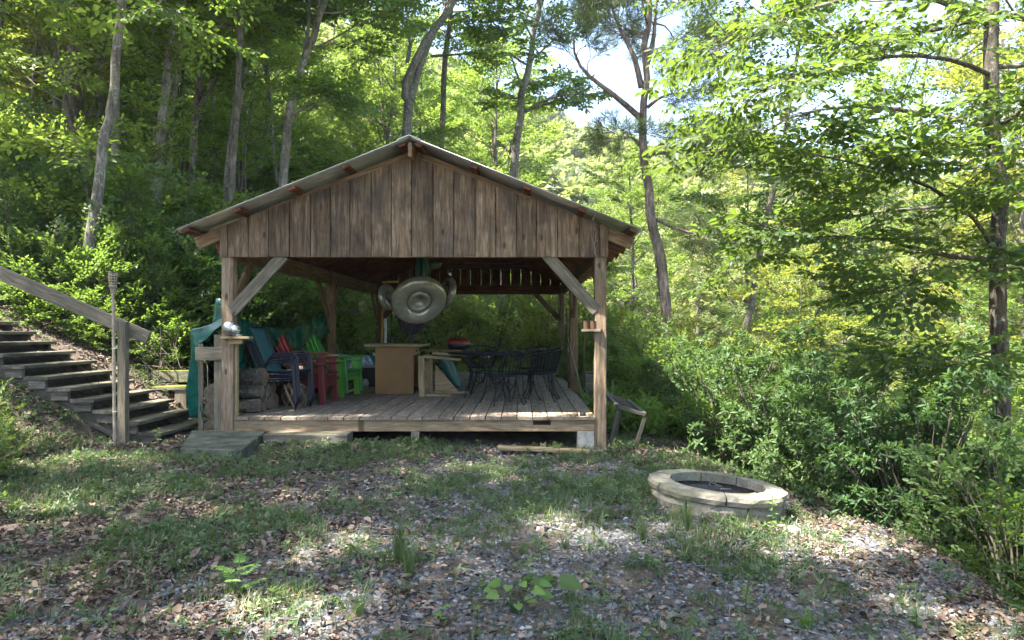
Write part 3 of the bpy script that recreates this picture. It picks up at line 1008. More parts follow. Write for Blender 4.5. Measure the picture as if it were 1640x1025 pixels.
# firewood stacked in the tarp's shelter
lg = 0
def log_mesh(seed, L, r0):
    r__ = random.Random(seed)
    mb = MB()
    n = 11
    ph = [r__.uniform(0.82, 1.1) for _ in range(n)]
    V, Fs = [], []
    for s_ in range(4):
        for j in range(n):
            a = 2*math.pi*j/n
            rr_ = r0*ph[j]*(1 + 0.05*math.sin(s_*2 + j))
            V.append((rr_*math.cos(a), -L/2 + L*s_/3, rr_*math.sin(a)))
    for s_ in range(3):
        for j in range(n):
            Fs.append((s_*n+j, s_*n+(j+1) % n, (s_+1)*n+(j+1) % n, (s_+1)*n+j))
    Fs.append(tuple(range(n)))
    Fs.append(tuple(range(3*n, 4*n))[::-1])
    me = pymesh('log', V, Fs)
    me.materials.append(M['barkdark'])
    me.materials.append(M['logend'])
    me.polygons[-1].material_index = 1
    me.polygons[-2].material_index = 1
    return me
logm = [log_mesh(20 + i, 0.42, 0.085 + 0.012*i) for i in range(4)]
spots = []
for row in range(3):
    for c in range(4 - row):
        spots.append((-3.66 + 0.0*c, 9.42 + 0.21*c + 0.10*row, DZ + 0.095 + row*0.175, 90))
for row in range(3):
    for c in range(3 - row):
        spots.append((-3.50 + 0.03*row, 10.6 + 0.24*c + 0.11*row, DZ + 0.10 + row*0.18, 72))
logw = []
for st_n, n0 in (('nearer', 4), ('farther', 3)):
    for row in range(3):
        for c in range(n0 - row):
            logw.append(['nearest', 'second nearest', 'third nearest', 'fourth nearest'][c] + ' log in the ' + ['bottom', 'middle', 'top'][row] + ' row of the ' + st_n)
for i, (x, y, z, a) in enumerate(spots):
    o = link('firewood_log', logm[i % 4], None, None, (x, y, z))
    o.rotation_euler = (0, rnd.uniform(0, 6), R(a))
    tag(o, logw[i] + ' firewood stack by the left post', 'log', 'firewood stacked beside the left post')
for i, (x, z, lab) in enumerate(((-3.99, 0.30, 'round log at the bottom behind the boarding left of the front post'), (-3.98, 0.52, 'middle log behind the boarding left of the front post'), (-4.0, 0.73, 'upper log behind the boarding left of the front post'))):
    o = link('firewood_log', logm[(i + 1) % 4], None, None, (x, 9.42, z - 0.06))
    o.scale = (1.15, 1, 1.1)
    o.rotation_euler = (0, i, R(4*i))
    tag(o, lab, 'log', 'logs behind the low boarding')
# a netting bundle and two sticks under the stacked chairs
o = plank('wood_stick', (-3.18, 9.98, DZ + 0.01), (-3.30, 9.92, 0.72), 0.03, 0.02, M['pale'])
tag(o, 'left pale stick leaning under the stacked patio chairs', 'stick')
o = plank('wood_stick', (-3.12, 10.02, DZ + 0.01), (-3.26, 9.98, 0.75), 0.03, 0.02, M['pale'])
tag(o, 'right pale stick leaning under the stacked patio chairs', 'stick')
nb = MB()
nb.lathe([(0.001, 0), (0.14, 0.01), (0.185, 0.12), (0.17, 0.24), (0.09, 0.31), (0.001, 0.33)], 12)
nbo = nb.build('sack', M['cabinet_in'], loc=(-3.28, 10.35, DZ), smooth=True)
tag(nbo, 'dark round sack wrapped in pale netting under the stacked chairs', 'sack')
nt = MB()
for k in range(9):
    a0 = 2*math.pi*k/9
    for sg in (-1, 1):
        nt.tube([(r0*math.cos(a0 + sg*h*3.2), r0*math.sin(a0 + sg*h*3.2), h) for r0, h in ((0.146, 0.01), (0.19, 0.12), (0.176, 0.24), (0.095, 0.312))], 0.0045, 4)
nt.build('netting', M['bamboo'], nbo)

# ------------------------------------------------------------------ furniture
# stackable sling chair, faces +X, built round its own origin
def sling_chair(loc, rz, label, first=None):
    t = empty('sling_chair', loc, label, 'chair', 'stacked sling chairs', rz)
    r0 = 0.0125
    for s in (-1, 1):
        y = s*0.25
        mb = MB()
        mb.tube(interp_path([(0.30, y, 0.0), (0.27, y, 0.30), (0.25, y, 0.56), (0.19, y, 0.64), (0.02, y, 0.65), (-0.12, y, 0.60), (-0.20, y, 0.42), (-0.30, y, 0.0)], 26), r0, 7)
        mb.build('side_frame', M['navy'], t, smooth=True)
        mb = MB()
        mb.tube(interp_path([(0.24, y*0.9, 0.41), (-0.12, y*0.9, 0.385), (-0.2, y*0.9, 0.46), (-0.36, y*0.9, 0.80), (-0.43, y*0.9, 0.98)], 20), r0, 7)
        mb.build('seat_rail', M['navy'], t, smooth=True)
    V, Fs = [], []
    prof = interp_path([(0.24, 0, 0.412), (0.05, 0, 0.392), (-0.12, 0, 0.388), (-0.2, 0, 0.465), (-0.28, 0, 0.63), (-0.36, 0, 0.80), (-0.43, 0, 0.985)], 20)
    for p in prof:
        for j in range(5):
            yy = -0.215 + 0.43*j/4
            V.append((p.x, yy, p.z - 0.012*(1 - (2*j/4 - 1)**2)))
    for i in range(19):
        for j in range(4):
            Fs.append((i*5+j, i*5+j+1, (i+1)*5+j+1, (i+1)*5+j))
    o = link('sling', pymesh('sling', V, Fs, True), M['teal'], t)
    o.modifiers.new('thickness', 'SOLIDIFY').thickness = 0.006
    MB().tube([(-0.43, -0.225, 0.985), (-0.43, 0.225, 0.985)], r0, 7).build('top_bar', M['navy'], t)
    MB().tube([(0.255, -0.225, 0.405), (0.255, 0.225, 0.405)], r0, 7).build('front_bar', M['navy'], t)
    return t
ch0 = sling_chair((-3.34, 9.98, DZ), R(-6), 'navy framed teal sling chair standing on the deck, lowest of its stack')
names = ['second from the bottom in the stack of navy framed sling chairs', 'third from the bottom in the stack of navy framed sling chairs', 'fourth sling chair, just under the top one of the stack', 'topmost sling chair of the stack, its teal back in plain view']
for k, lab in enumerate(names):
    c = copy_tree(ch0)
    c.location = (-3.34 + 0.012*(k + 1), 9.98 + 0.01*(k % 2), DZ + 0.032*(k + 1))
    c.rotation_euler = (0, R(0.6*k), R(-6 + rnd.uniform(-1.5, 1.5)))
    c['label'] = lab


# moulded plastic adirondack chair, faces +X
def adirondack(loc, rz, m, label, group=None, ry=0.0):
    t = empty('adirondack_chair', loc, label, 'chair', group, rz)
    t.rotation_euler = (0, ry, rz)
    for j in range(5):
        y = -0.20 + 0.10*j
        top = 0.93 - 0.055*abs(j - 2)**1.6
        MB().bar((-0.16, y, 0.20), (-0.46, y*1.12, top), 0.088, 0.018, 0.005, up=Vector((1, 0, 0.35))).build('back_slat', m, t)
    for j in range(6):
        x = 0.28 - 0.085*j
        z = 0.37 - 0.032*j
        MB().bar((x, -0.25, z), (x, 0.25, z), 0.075, 0.018, 0.004, up=Vector((0.35, 0, 1))).build('seat_slat', m, t)
    for s in (-1, 1):
        y = s*0.30
        MB().bar((-0.40, y, 0.575), (0.30, y, 0.585), 0.12, 0.024, 0.008).build('armrest', m, t)
        MB().bar((0.24, s*0.275, 0.0), (0.20, s*0.285, 0.572), 0.045, 0.10, 0.008, up=Vector((1, 0, 0))).build('leg', m, t)
        MB().bar((-0.44, s*0.255, 0.0), (-0.14, s*0.265, 0.33), 0.04, 0.085, 0.008, up=Vector((0.8, 0, 0.5))).build('leg', m, t)
        MB().bar((0.22, s*0.26, 0.335), (-0.42, s*0.26, 0.10), 0.03, 0.09, 0.004).build('side_rail', m, t)
    MB().bar((-0.30, -0.26, 0.50), (-0.30, 0.26, 0.50), 0.03, 0.06, 0.004).build('back_brace', m, t)
    MB().bar((0.235, -0.25, 0.30), (0.235, 0.25, 0.30), 0.025, 0.09, 0.004).build('front_apron', m, t)
    return t
adirondack((-3.12, 10.72, DZ), R(-4), M['redpl'], 'dark red plastic armchair with slatted back between sling and lime chairs', 'plastic armchairs on the deck')
adirondack((-3.13, 10.72, DZ + 0.085), R(-3), M['redpl'], 'second dark red plastic armchair, stacked on top of the first', 'plastic armchairs on the deck')
adirondack((-3.44, 11.1, DZ + 0.15), R(-16), M['orangepl'], 'rust orange slatted armchair behind the dark red ones', 'plastic armchairs on the deck', ry=0.05)
adirondack((-3.10, 11.95, DZ), R(-14), M['lime'], 'lime green plastic armchair with tall slatted back', 'plastic armchairs on the deck')
adirondack((-3.04, 11.93, DZ + 0.06), R(-12), M['green2'], 'leaf green plastic armchair stacked on the lime green one', 'plastic armchairs on the deck')
o = MB().box((-0.09, -0.07, 0), (0.09, 0.07, 0.03), 0.008).build('folded_cloth', M['pale'], loc=(-3.05, 11.62, DZ + 0.06 + 0.60))
tag(o, 'pale folded cloth lying on the near arm of the green chairs', 'cloth')

# plastic crate with bags between green table and cabinet
cr = empty('storage_tub', (-2.95, 13.9, DZ), 'dark storage tub with pale bag behind the green chairs', 'tub')
for (a, b) in (((-0.3, -0.2, 0), (0.3, -0.17, 0.36)), ((-0.3, 0.17, 0), (0.3, 0.2, 0.36)), ((-0.3, -0.169, 0), (-0.27, 0.169, 0.36)), ((0.27, -0.169, 0), (0.3, 0.169, 0.36))):
    MB().box(a, b, 0.005).build('tub_wall', M['black'], cr)
MB().lathe([(0.34, 0.361), (0.35, 0.375), (0.33, 0.39), (0.001, 0.40)], 4, Matrix.Rotation(R(45), 4, 'Z')).build('tub_lid', M['block'], cr)
MB().lathe([(0.001, 0), (0.07, 0.01), (0.09, 0.07), (0.06, 0.14), (0.02, 0.16)], 9).build('bag', M['block'], cr, loc=(-0.05, -0.29, 0.0), smooth=True)

# ochre cabinet
cb = empty('cabinet', (-2.17, 12.5, DZ), 'ochre plywood cabinet with overhanging worktop in the middle of the deck', 'cabinet')
def cbx(name, lo, hi, m, ch=0.004):
    return MB().box(lo, hi, ch).build(name, m, cb)
cbx('front_panel', (-0.325, -0.35, 0.0), (0.325, -0.332, 0.80), M['cabinet'])
cbx('back_panel', (-0.325, 0.332, 0.0), (0.325, 0.35, 0.80), M['cabinet'])
cbx('left_panel', (-0.325, -0.331, 0.0), (-0.307, 0.331, 0.80), M['cabinet'])
cbx('inner_panel', (0.20, -0.331, 0.05), (0.218, 0.331, 0.62), M['cabinet_in'])
cbx('bottom_shelf', (-0.306, -0.331, 0.05), (0.199, 0.331, 0.07), M['cabinet_in'])
cbx('shelf', (0.219, -0.331, 0.05), (0.32, 0.331, 0.068), M['cabinet_in'])
for k in range(2):
    d = cbx('drawer', (0.10, -0.328 + 0.33*k, 0.66), (0.335, -0.005 + 0.33*k, 0.79), M['pale'])
    MB().lathe([(0.001, 0), (0.012, 0.004), (0.014, 0.02), (0.001, 0.026)], 10, Matrix.Translation((0.336, -0.166 + 0.33*k, 0.725)) @ Matrix.Rotation(R(90), 4, 'Y')).build('knob', M['black'], d)
cbx('worktop', (-0.50, -0.42, 0.802), (0.50, 0.42, 0.845), M['pale'], 0.005)

# wooden bench frame tipped on its side with its legs pointing right
fr = empty('tipped_bench', (-1.62, 11.9, DZ), 'pale wooden bench frame tipped on its side against the cabinet', 'bench')
FO = Vector((-1.62, 11.9, DZ))
def fp(name, a, b, w, t, m=M['pale'], up=None):
    return plank(name, a, b, w, t, m, fr, up)
fp('stile', (-0.02, -0.24, 0.0), (-0.02, -0.24, 0.66), 0.10, 0.035, up=(0, 1, 0))
fp('stile', (0.05, 0.26, 0.0), (0.05, 0.26, 0.66), 0.09, 0.035, up=(0, 1, 0))
fp('cross_rail', (-0.02, -0.18, 0.62), (0.05, 0.21, 0.62), 0.035, 0.09)
fp('cross_rail', (-0.02, -0.18, 0.05), (0.05, 0.21, 0.05), 0.035, 0.09)
fp('panel', (0.0, -0.18, 0.34), (0.05, 0.21, 0.34), 0.012, 0.46, M['ply'])
fp('long_leg', (0.02, -0.24, 0.655), (0.62, -0.20, 0.60), 0.05, 0.04)
fp('long_leg', (0.09, 0.26, 0.69), (0.66, 0.30, 0.66), 0.05, 0.04)
fp('long_leg', (0.05, -0.24, 0.026), (0.46, -0.26, 0.024), 0.05, 0.04)
fp('long_leg', (0.10, 0.26, 0.026), (0.70, 0.28, 0.024), 0.05, 0.04)
# triangular plywood offcut and green bag leaning on it
o = pymesh('plywood_offcut', [(0, 0, 0), (0.42, 0, 0), (0, 0, 0.50), (0, 0.014, 0), (0.42, 0.014, 0), (0, 0.014, 0.50)], [(0, 1, 2), (3, 5, 4), (0, 3, 4, 1), (1, 4, 5, 2), (2, 5, 3, 0)])
o = link('plywood_offcut', o, M['ply'], None, (-1.50, 12.32, DZ + 0.001))
tag(o, 'triangular plywood offcut standing behind the tipped bench frame', 'offcut')
V, Fs = [], []
prof = interp_path([(0.0, 0, 0.66), (0.12, 0, 0.45), (0.24, 0, 0.22), (0.34, 0, 0.03)], 12)
wid = [0.05, 0.09, 0.11, 0.12, 0.12, 0.12, 0.115, 0.11, 0.10, 0.09, 0.08, 0.05]
for i, p in enumerate(prof):
    for j in range(12):
        a = 2*math.pi*j/12
        V.append((p.x + wid[i]*math.cos(a)*0.9, p.y + 0.07*math.sin(a)*(1 + 0.25*math.sin(3*a + i)), p.z + wid[i]*math.cos(a)*0.35 + 0.01*math.sin(i*2.2 + j)))
for i in range(11):
    for j in range(12):
        Fs.append((i*12+j, i*12+(j+1) % 12, (i+1)*12+(j+1) % 12, (i+1)*12+j))
Fs += [tuple(range(12)), tuple(range(132, 144))[::-1]]
o = link('garment_bag', pymesh('garment_bag', V, Fs, True), M['bagg'], None, (-1.46, 12.62, DZ + 0.04))
tag(o, 'dark green folded bag leaning on the plywood offcut behind the bench', 'bag')

# folding table with the red grill
ft = empty('folding_table', (-1.38, 14.3, DZ), 'narrow folding table with dark legs carrying the red grill', 'table')
MB().box((-0.50, -0.3, 0.655), (0.42, 0.3, 0.69), 0.006).build('table_top', M['pale'], ft)
for sx in (-0.42, 0.32):
    for sy in (-0.22, 0.22):
        MB().tube([(sx, sy, 0.654), (sx + (0.05 if sx > 0 else -0.03), sy, 0.0)], 0.014, 7).build('leg', M['iron'], ft)
    MB().tube([(sx, -0.22, 0.3), (sx, 0.22, 0.3)], 0.01, 6).build('cross_bar', M['iron'], ft)
gr = empty('grill', (-1.26, 14.1, DZ + 0.691), 'small oval tabletop grill with dark red lid and black bowl', 'grill')
def ovl(prof, name, m):
    mb = MB().lathe(prof, 26, Matrix.Diagonal((1.0, 0.72, 1, 1)))
    return mb.build(name, m, gr, smooth=True)
ovl([(0.001, 0.0), (0.15, 0.005), (0.21, 0.05), (0.225, 0.115), (0.222, 0.12)], 'bowl', M['black'])
ovl([(0.232, 0.118), (0.232, 0.128), (0.222, 0.17), (0.18, 0.215), (0.08, 0.225), (0.001, 0.226)], 'lid', M['grillred'])
MB().tube([(-0.07, -0.02, 0.22), (-0.07, -0.02, 0.25), (0.07, -0.02, 0.25), (0.07, -0.02, 0.22)], 0.01, 7).build('lid_handle', M['black'], gr)
for s in (-1, 1):
    MB().tube([(s*0.21, -0.05, 0.12), (s*0.27, -0.05, 0.11), (s*0.27, 0.05, 0.11), (s*0.21, 0.05, 0.12)], 0.011, 7).build('side_handle', M['bamboo'], gr)

# round black mesh patio table
TC = Vector((-0.57, 11.7, DZ))
rt = empty('patio_table', TC, 'round black wrought iron patio table with mesh top', 'table')
mb = MB()
mb.tube([(0.62*math.cos(a), 0.62*math.sin(a), 0.71) for a in np.linspace(0, 2*math.pi, 41)], 0.017, 7)
mb.build('rim', M['iron'], rt, smooth=True)
mm = MB()
for k in range(-24, 25):
    c = k*0.025
    h = math.sqrt(max(0, 0.61**2 - c*c))
    if h > 0.03:
        mm.bar((-h, c, 0.7125), (h, c, 0.7125), 0.008, 0.002, 0)
        mm.bar((c, -h, 0.7155), (c, h, 0.7155), 0.008, 0.002, 0)
mm.build('mesh_top', M['iron'], rt)
for k in range(4):
    a = R(40 + 90*k)
    c, s = math.cos(a), math.sin(a)
    pts = [(0.40, 0.70), (0.36, 0.55), (0.30, 0.40), (0.34, 0.25), (0.42, 0.12), (0.46, 0.0)]
    MB().tube(interp_path([(r_*c, r_*s, z) for r_, z in pts], 18), 0.013, 7).build('leg', M['iron'], rt, smooth=True)
    cur = [(0.33, 0.28), (0.24, 0.20), (0.16, 0.24), (0.17, 0.33), (0.24, 0.34), (0.27, 0.29)]
    MB().tube(interp_path([(r_*c, r_*s, z) for r_, z in cur], 18), 0.009, 6).build('scroll', M['iron'], rt, smooth=True)
    arc = [(0.38, 0.62), (0.25, 0.66), (0.12, 0.55), (0.06, 0.38), (0.12, 0.22)]
    MB().tube(interp_path([(r_*c, r_*s, z) for r_, z in arc], 18), 0.009, 6).build('brace_curve', M['iron'], rt, smooth=True)
MB().tube([(0.30*math.cos(a), 0.30*math.sin(a), 0.40) for a in np.linspace(0, 2*math.pi, 25)], 0.009, 6).build('lower_ring', M['iron'], rt)


# wrought iron barrel chair, faces +X
def iron_chair(loc, rz, label):
    t = empty('iron_chair', loc, label, 'chair', 'black wrought iron chairs round the patio table', rz)
    MB().tube([(0.22*math.cos(a), 0.23*math.sin(a), 0.42) for a in np.linspace(0, 2*math.pi, 25)], 0.011, 6).build('seat_rim', M['iron'], t, smooth=True)
    s_ = MB()
    for k in range(-10, 11):
        c = k*0.021
        h = math.sqrt(max(0, 0.215**2 - c*c))
        if h > 0.02:
            s_.bar((-h, c, 0.418), (h, c, 0.418), 0.010, 0.002, 0)
            s_.bar((c, -h, 0.4205), (c, h, 0.4205), 0.010, 0.002, 0)
    s_.build('seat_mesh', M['iron'], t)
    def hoop(z, rad, a0=62, tilt=0.06):
        out = []
        for a in np.linspace(R(a0), R(360 - a0), 21):
            back = (1 - math.cos(a))/2
            out.append((rad*math.cos(a) - 0.05*(z - 0.42)/0.33, rad*1.08*math.sin(a), z + tilt*(back - 0.6)))
        return out
    h1 = hoop(0.74, 0.29, 58, 0.12)
    MB().tube(h1, 0.011, 6).build('top_hoop', M['iron'], t, smooth=True)
    b_ = MB()
    lowh = [(0.225*math.cos(a), 0.235*math.sin(a), 0.42) for a in np.linspace(R(58), R(302), 21)]
    for i in range(0, 21):
        b_.tube([lowh[i], Vector(lowh[i]).lerp(Vector(h1[i]), 0.5) + Vector((-0.008, 0, 0)), h1[i]], 0.0035 if i % 5 else 0.007, 4, cap=False)
    for f in (0.2, 0.4, 0.6, 0.8):
        b_.tube([Vector(a_).lerp(Vector(c_), f) for a_, c_ in zip(lowh, h1)], 0.003, 4, cap=False)
    b_.build('back_mesh', M['iron'], t)
    for (sx, sy) in ((0.16, 0.17), (0.16, -0.17), (-0.15, 0.16), (-0.15, -0.16)):
        q = interp_path([(sx, sy, 0.415), (sx*1.05, sy*1.05, 0.28), (sx*1.25, sy*1.2, 0.13), (sx*1.65, sy*1.45, 0.008)], 9)
        l_ = MB().tube(q, 0.010, 6)
        l_.lathe([(0.001, 0), (0.022, 0), (0.02, 0.008), (0.001, 0.012)], 8, Matrix.Translation((sx*1.65, sy*1.45, 0)))
        l_.build('leg', M['iron'], t)
    for sx in (0.16, -0.15):
        MB().tube(interp_path([(sx*1.1, -0.18, 0.24), (sx*0.9, -0.05, 0.31), (sx*0.9, 0.05, 0.31), (sx*1.1, 0.18, 0.24)], 9), 0.006, 5).build('leg_brace', M['iron'], t)
    return t
c0 = iron_chair((-0.30, 10.55, DZ), R(115), 'black iron mesh chair nearest the camera, its back towards us')
for x, y, a, lab in ((0.27, 11.05, 172, 'black iron mesh chair at the right front of the round table'),
                     (0.30, 11.55, 190, 'black iron mesh chair right of the round table, nearest the post'),
                     (0.14, 12.5, 225, 'black iron mesh chair behind the right side of the round table'),
                     (-0.75, 12.85, 280, 'black iron mesh chair on the far side of the round table'),
                     (-0.05, 11.0, 150, 'black iron mesh chair tucked in between the front and the right front chairs')):
    c = copy_tree(c0)
    c.location = (x, y, DZ)
    c.rotation_euler = (0, 0, R(a))
    c['label'] = lab

# ------------------------------------------------------------------ things hanging from the ceiling
def ring_float(name, u, v, y, rad, tub, tilt, label, hub=True):
    p = PX(u, v, y)
    t = empty(name, p, label, 'float', 'inflatable floats hanging from the rafters')
    rot = Matrix.Rotation(tilt[2], 4, 'Z') @ Matrix.Rotation(tilt[1], 4, 'Y') @ Matrix.Rotation(tilt[0], 4, 'X')
    pr = []
    for k in range(15):
        a = math.pi*2*k/14
        wr = 1 + 0.0*k
        pr.append((rad - tub + tub*math.cos(a), tub*math.sin(a)*0.8))
    V, Fs = [], []
    n = 56
    for j in range(n):
        th = 2*math.pi*j/n
        for k, (r_, h) in enumerate(pr[:-1]):
            puck = 1 + 0.012*math.sin(th*28)*(r_ > rad - tub*0.6)
            V.append(rot @ Vector((r_*puck*math.cos(th), r_*puck*math.sin(th), h*puck)))
    m_ = 14
    for j in range(n):
        for k in range(m_):
            Fs.append((j*m_+k, j*m_+(k+1) % m_, ((j+1) % n)*m_+(k+1) % m_, ((j+1) % n)*m_+k))
    link('outer_tube', pymesh('outer_tube', V, Fs, True), M['float'], t)
    if hub:
        ri = rad - 2*tub
        MB().lathe([(ri + 0.02, 0.03), (ri*0.9, 0.055), (ri*0.72, 0.06), (ri*0.62, 0.035), (ri*0.58, 0.0), (ri*0.3, -0.03), (0.001, -0.035)], 40, rot).build('dished_centre', M['float'], t, smooth=True)
    top = Vector((0, 0, rad*0.7))
    MB().tube([top, Vector((0.02, 0, 3.0 - p.z))], 0.006, 5).build('cord', M['black'], t)
    return t
ring_float('inflatable_ring', 671, 481, 10.6, 0.415, 0.12, (R(126), R(0), R(22)), 'large grey round float with dished centre hanging under the gable')
ring_float('inflatable_ring', 621, 475, 11.0, 0.21, 0.075, (R(80), 0, R(62)), 'small clear float hanging left of the big round float')
ring_float('inflatable_ring', 716, 468, 11.2, 0.25, 0.08, (R(80), 0, R(-58)), 'small grey float partly behind the right edge of the big round float')
# dark wetsuit hanging behind the large float
ws = empty('wetsuit', PX(660, 520, 11.3), 'black cloth with fringed ends hanging behind the big round float', 'clothing')
for k in range(7):
    dx = (k - 3)*0.055
    L = 0.17 - 0.02*abs(k - 3.3)
    MB().tube([(dx*0.6, 0, 0.34), (dx*1.1, 0.01*k, 0.12), (dx, 0, 0), (dx*0.8, 0, -L)], [0.05, 0.055, 0.04, 0.02], 8).build('fold', M['cloth'], ws, smooth=True)
MB().bar((-0.26, 0, 0.20), (0.26, 0, 0.20), 0.08, 0.20, 0.03).build('shoulder', M['cloth'], ws)
MB().tube([(0, 0, 0.4), (0, 0, 3.0 - ws.location.z)], 0.006, 5).build('cord', M['black'], ws)
# strap bundle, hanging helmet and lantern
sb_ = empty('strap_bundle', PX(676, 440, 10.8), 'dark green bundle of straps tied above the big round float', 'straps')
for k in range(6):
    a = 2*math.pi*k/6
    MB().tube(interp_path([(0.05*math.cos(a), 0.05*math.sin(a), 0.26), (0.075*math.cos(a), 0.07*math.sin(a), 0.10), (0.06*math.cos(a), 0.06*math.sin(a), -0.08), (0.085*math.cos(a), 0.05*math.sin(a), -0.16)], 9), 0.03, 6).build('strap', M['bagg'], sb_, smooth=True)
MB().tube([(0, 0, 0.2), (0, 0, 3.0 - sb_.location.z)], 0.008, 5).build('cord', M['black'], sb_)
hm = empty('hanging_basket', PX(692, 424, 11.2), 'shallow green and grey basket hanging beside the strap bundle', 'basket')
MB().lathe([(0.001, -0.075), (0.08, -0.07), (0.14, -0.03), (0.155, 0.02), (0.145, 0.02), (0.001, 0.0)], 18).build('bowl', M['concrete'], hm, smooth=True)
MB().tube([(0.155*math.cos(a), 0.155*math.sin(a), 0.02) for a in np.linspace(0, 2*math.pi, 20)], 0.012, 6).build('rim', M['bagg'], hm)
for k in range(3):
    a = 2*math.pi*k/3
    MB().tube([(0.15*math.cos(a), 0.15*math.sin(a), 0.02), (0, 0, 3.0 - hm.location.z)], 0.003, 4).build('cord', M['black'], hm)
ln = empty('lantern', PX(720, 438, 10.9), 'black camping lantern hanging from the ceiling right of the float', 'lantern')
MB().lathe([(0.001, -0.10), (0.05, -0.10), (0.055, -0.07), (0.04, -0.055)], 14).build('lantern_base', M['black'], ln)
MB().lathe([(0.035, -0.054), (0.042, 0.0), (0.035, 0.05)], 14).build('glass_globe', M['silver'], ln, smooth=True)
MB().lathe([(0.05, 0.051), (0.05, 0.07), (0.025, 0.10), (0.001, 0.11)], 14).build('lantern_cap', M['black'], ln)
for k in range(4):
    a = R(45 + 90*k)
    MB().tube([(0.048*math.cos(a), 0.048*math.sin(a), -0.07), (0.05*math.cos(a), 0.05*math.sin(a), 0.055)], 0.004, 4).build('guard_wire', M['black'], ln)
MB().tube([(0, 0, 0.11), (0, 0, 3.0 - ln.location.z)], 0.004, 4).build('hook', M['black'], ln)
o = plank('paddle_shaft', PX(612, 452, 12.5), PX(637, 451, 12.5), 0.05, 0.03, M['yellow'])
o.location = o.location
tag(o, 'short yellow stick laid on the beam above the small clear float', 'stick')
a, b = PX(613, 488, 16.8), PX(609, 562, 16.8)
b.z = DZ
o = MB().tube([a, b], 0.022, 8).build('broom_handle', M['yellow'], smooth=True)
tag(o, 'yellow broom handle leaning on the far left post', 'handle')
o = MB().tube([PX(617, 510, 17.4), Vector((PX(617, 560, 17.4).x, 17.4, DZ))], 0.035, 8).build('plastic_pipe', M['white'], smooth=True)
tag(o, 'white plastic pipe standing beside the far left post', 'pipe')
# handles leaning on the right mid post
o = MB().tube([PX(908, 494, 13.3), Vector((PX(911, 560, 13.3).x, 13.3, DZ))], 0.016, 8).build('tool_handle', M['barkdark'], smooth=True)
tag(o, 'dark straight tool handle standing left of the right middle post', 'handle')
o = MB().tube([PX(909, 540, 13.3), PX(925, 600, 12.9), Vector((PX(931, 622, 12.5).x, 12.5, DZ))], 0.009, 6).build('cane', M['bamboo'], smooth=True)
tag(o, 'thin pale cane leaning across the right middle post', 'cane')
o = MB().tube([PX(938, 533, 9.3), PX(935, 570, 9.9), PX(933, 622, 10.9)], 0.009, 6).build('rope', M['twig'], smooth=True)
tag(o, 'dark rope hanging down from the shelf on the right post', 'rope')
t = empty('wood_bin', (1.22, 12.6, 0.05), 'narrow dark wooden bin outside the right edge of the deck', 'bin')
for (lo, hi) in (((-0.13, -0.15, 0), (0.13, -0.13, 0.66)), ((-0.13, 0.13, 0), (0.13, 0.15, 0.66)), ((-0.13, -0.129, 0), (-0.11, 0.129, 0.66)), ((0.11, -0.129, 0), (0.13, 0.129, 0.66))):
    MB().box(lo, hi, 0.004).build('bin_side', M['stair'], t)
MB().box((-0.15, -0.17, 0.661), (0.15, 0.17, 0.69), 0.004).build('bin_lid', M['stair'], t)

# ------------------------------------------------------------------ leaning steel stand outside the right corner
sn = empty('steel_stand', (1.45, 9.9, 0.0), 'dark steel slatted stand leaning on the slope right of the pavilion', 'stand')
A = PX(972, 633, 10.0); B = PX(990, 652, 9.2); C = PX(1033, 664, 9.2); D = PX(1006, 642, 10.0)
so = Vector((1.45, 9.9, 0.0))
for p, q in ((A, B), (B, C), (C, D), (D, A)):
    MB().bar(p - so, q - so, 0.05, 0.045, 0.004).build('frame_rail', M['standm'], sn)
for f in (0.2, 0.4, 0.6, 0.8):
    p, q = A.lerp(B, f), D.lerp(C, f)
    MB().bar(p - so, q - so, 0.022, 0.02, 0.002).build('slat', M['standm'], sn)
for (p, du) in ((B, -15), (C, -17), (A.lerp(D, 0.72), -14)):
    yy = p.y
    foot = PX(0, 0, yy); 
    fx = p.x + du/F*yy
    MB().bar(p - so - Vector((0, 0, 0.03)), Vector((fx, yy, hz(fx, yy) - 0.03)) - so, 0.05, 0.035, 0.004, up=Vector((0, 1, 0))).build('leg', M['standm'], sn)

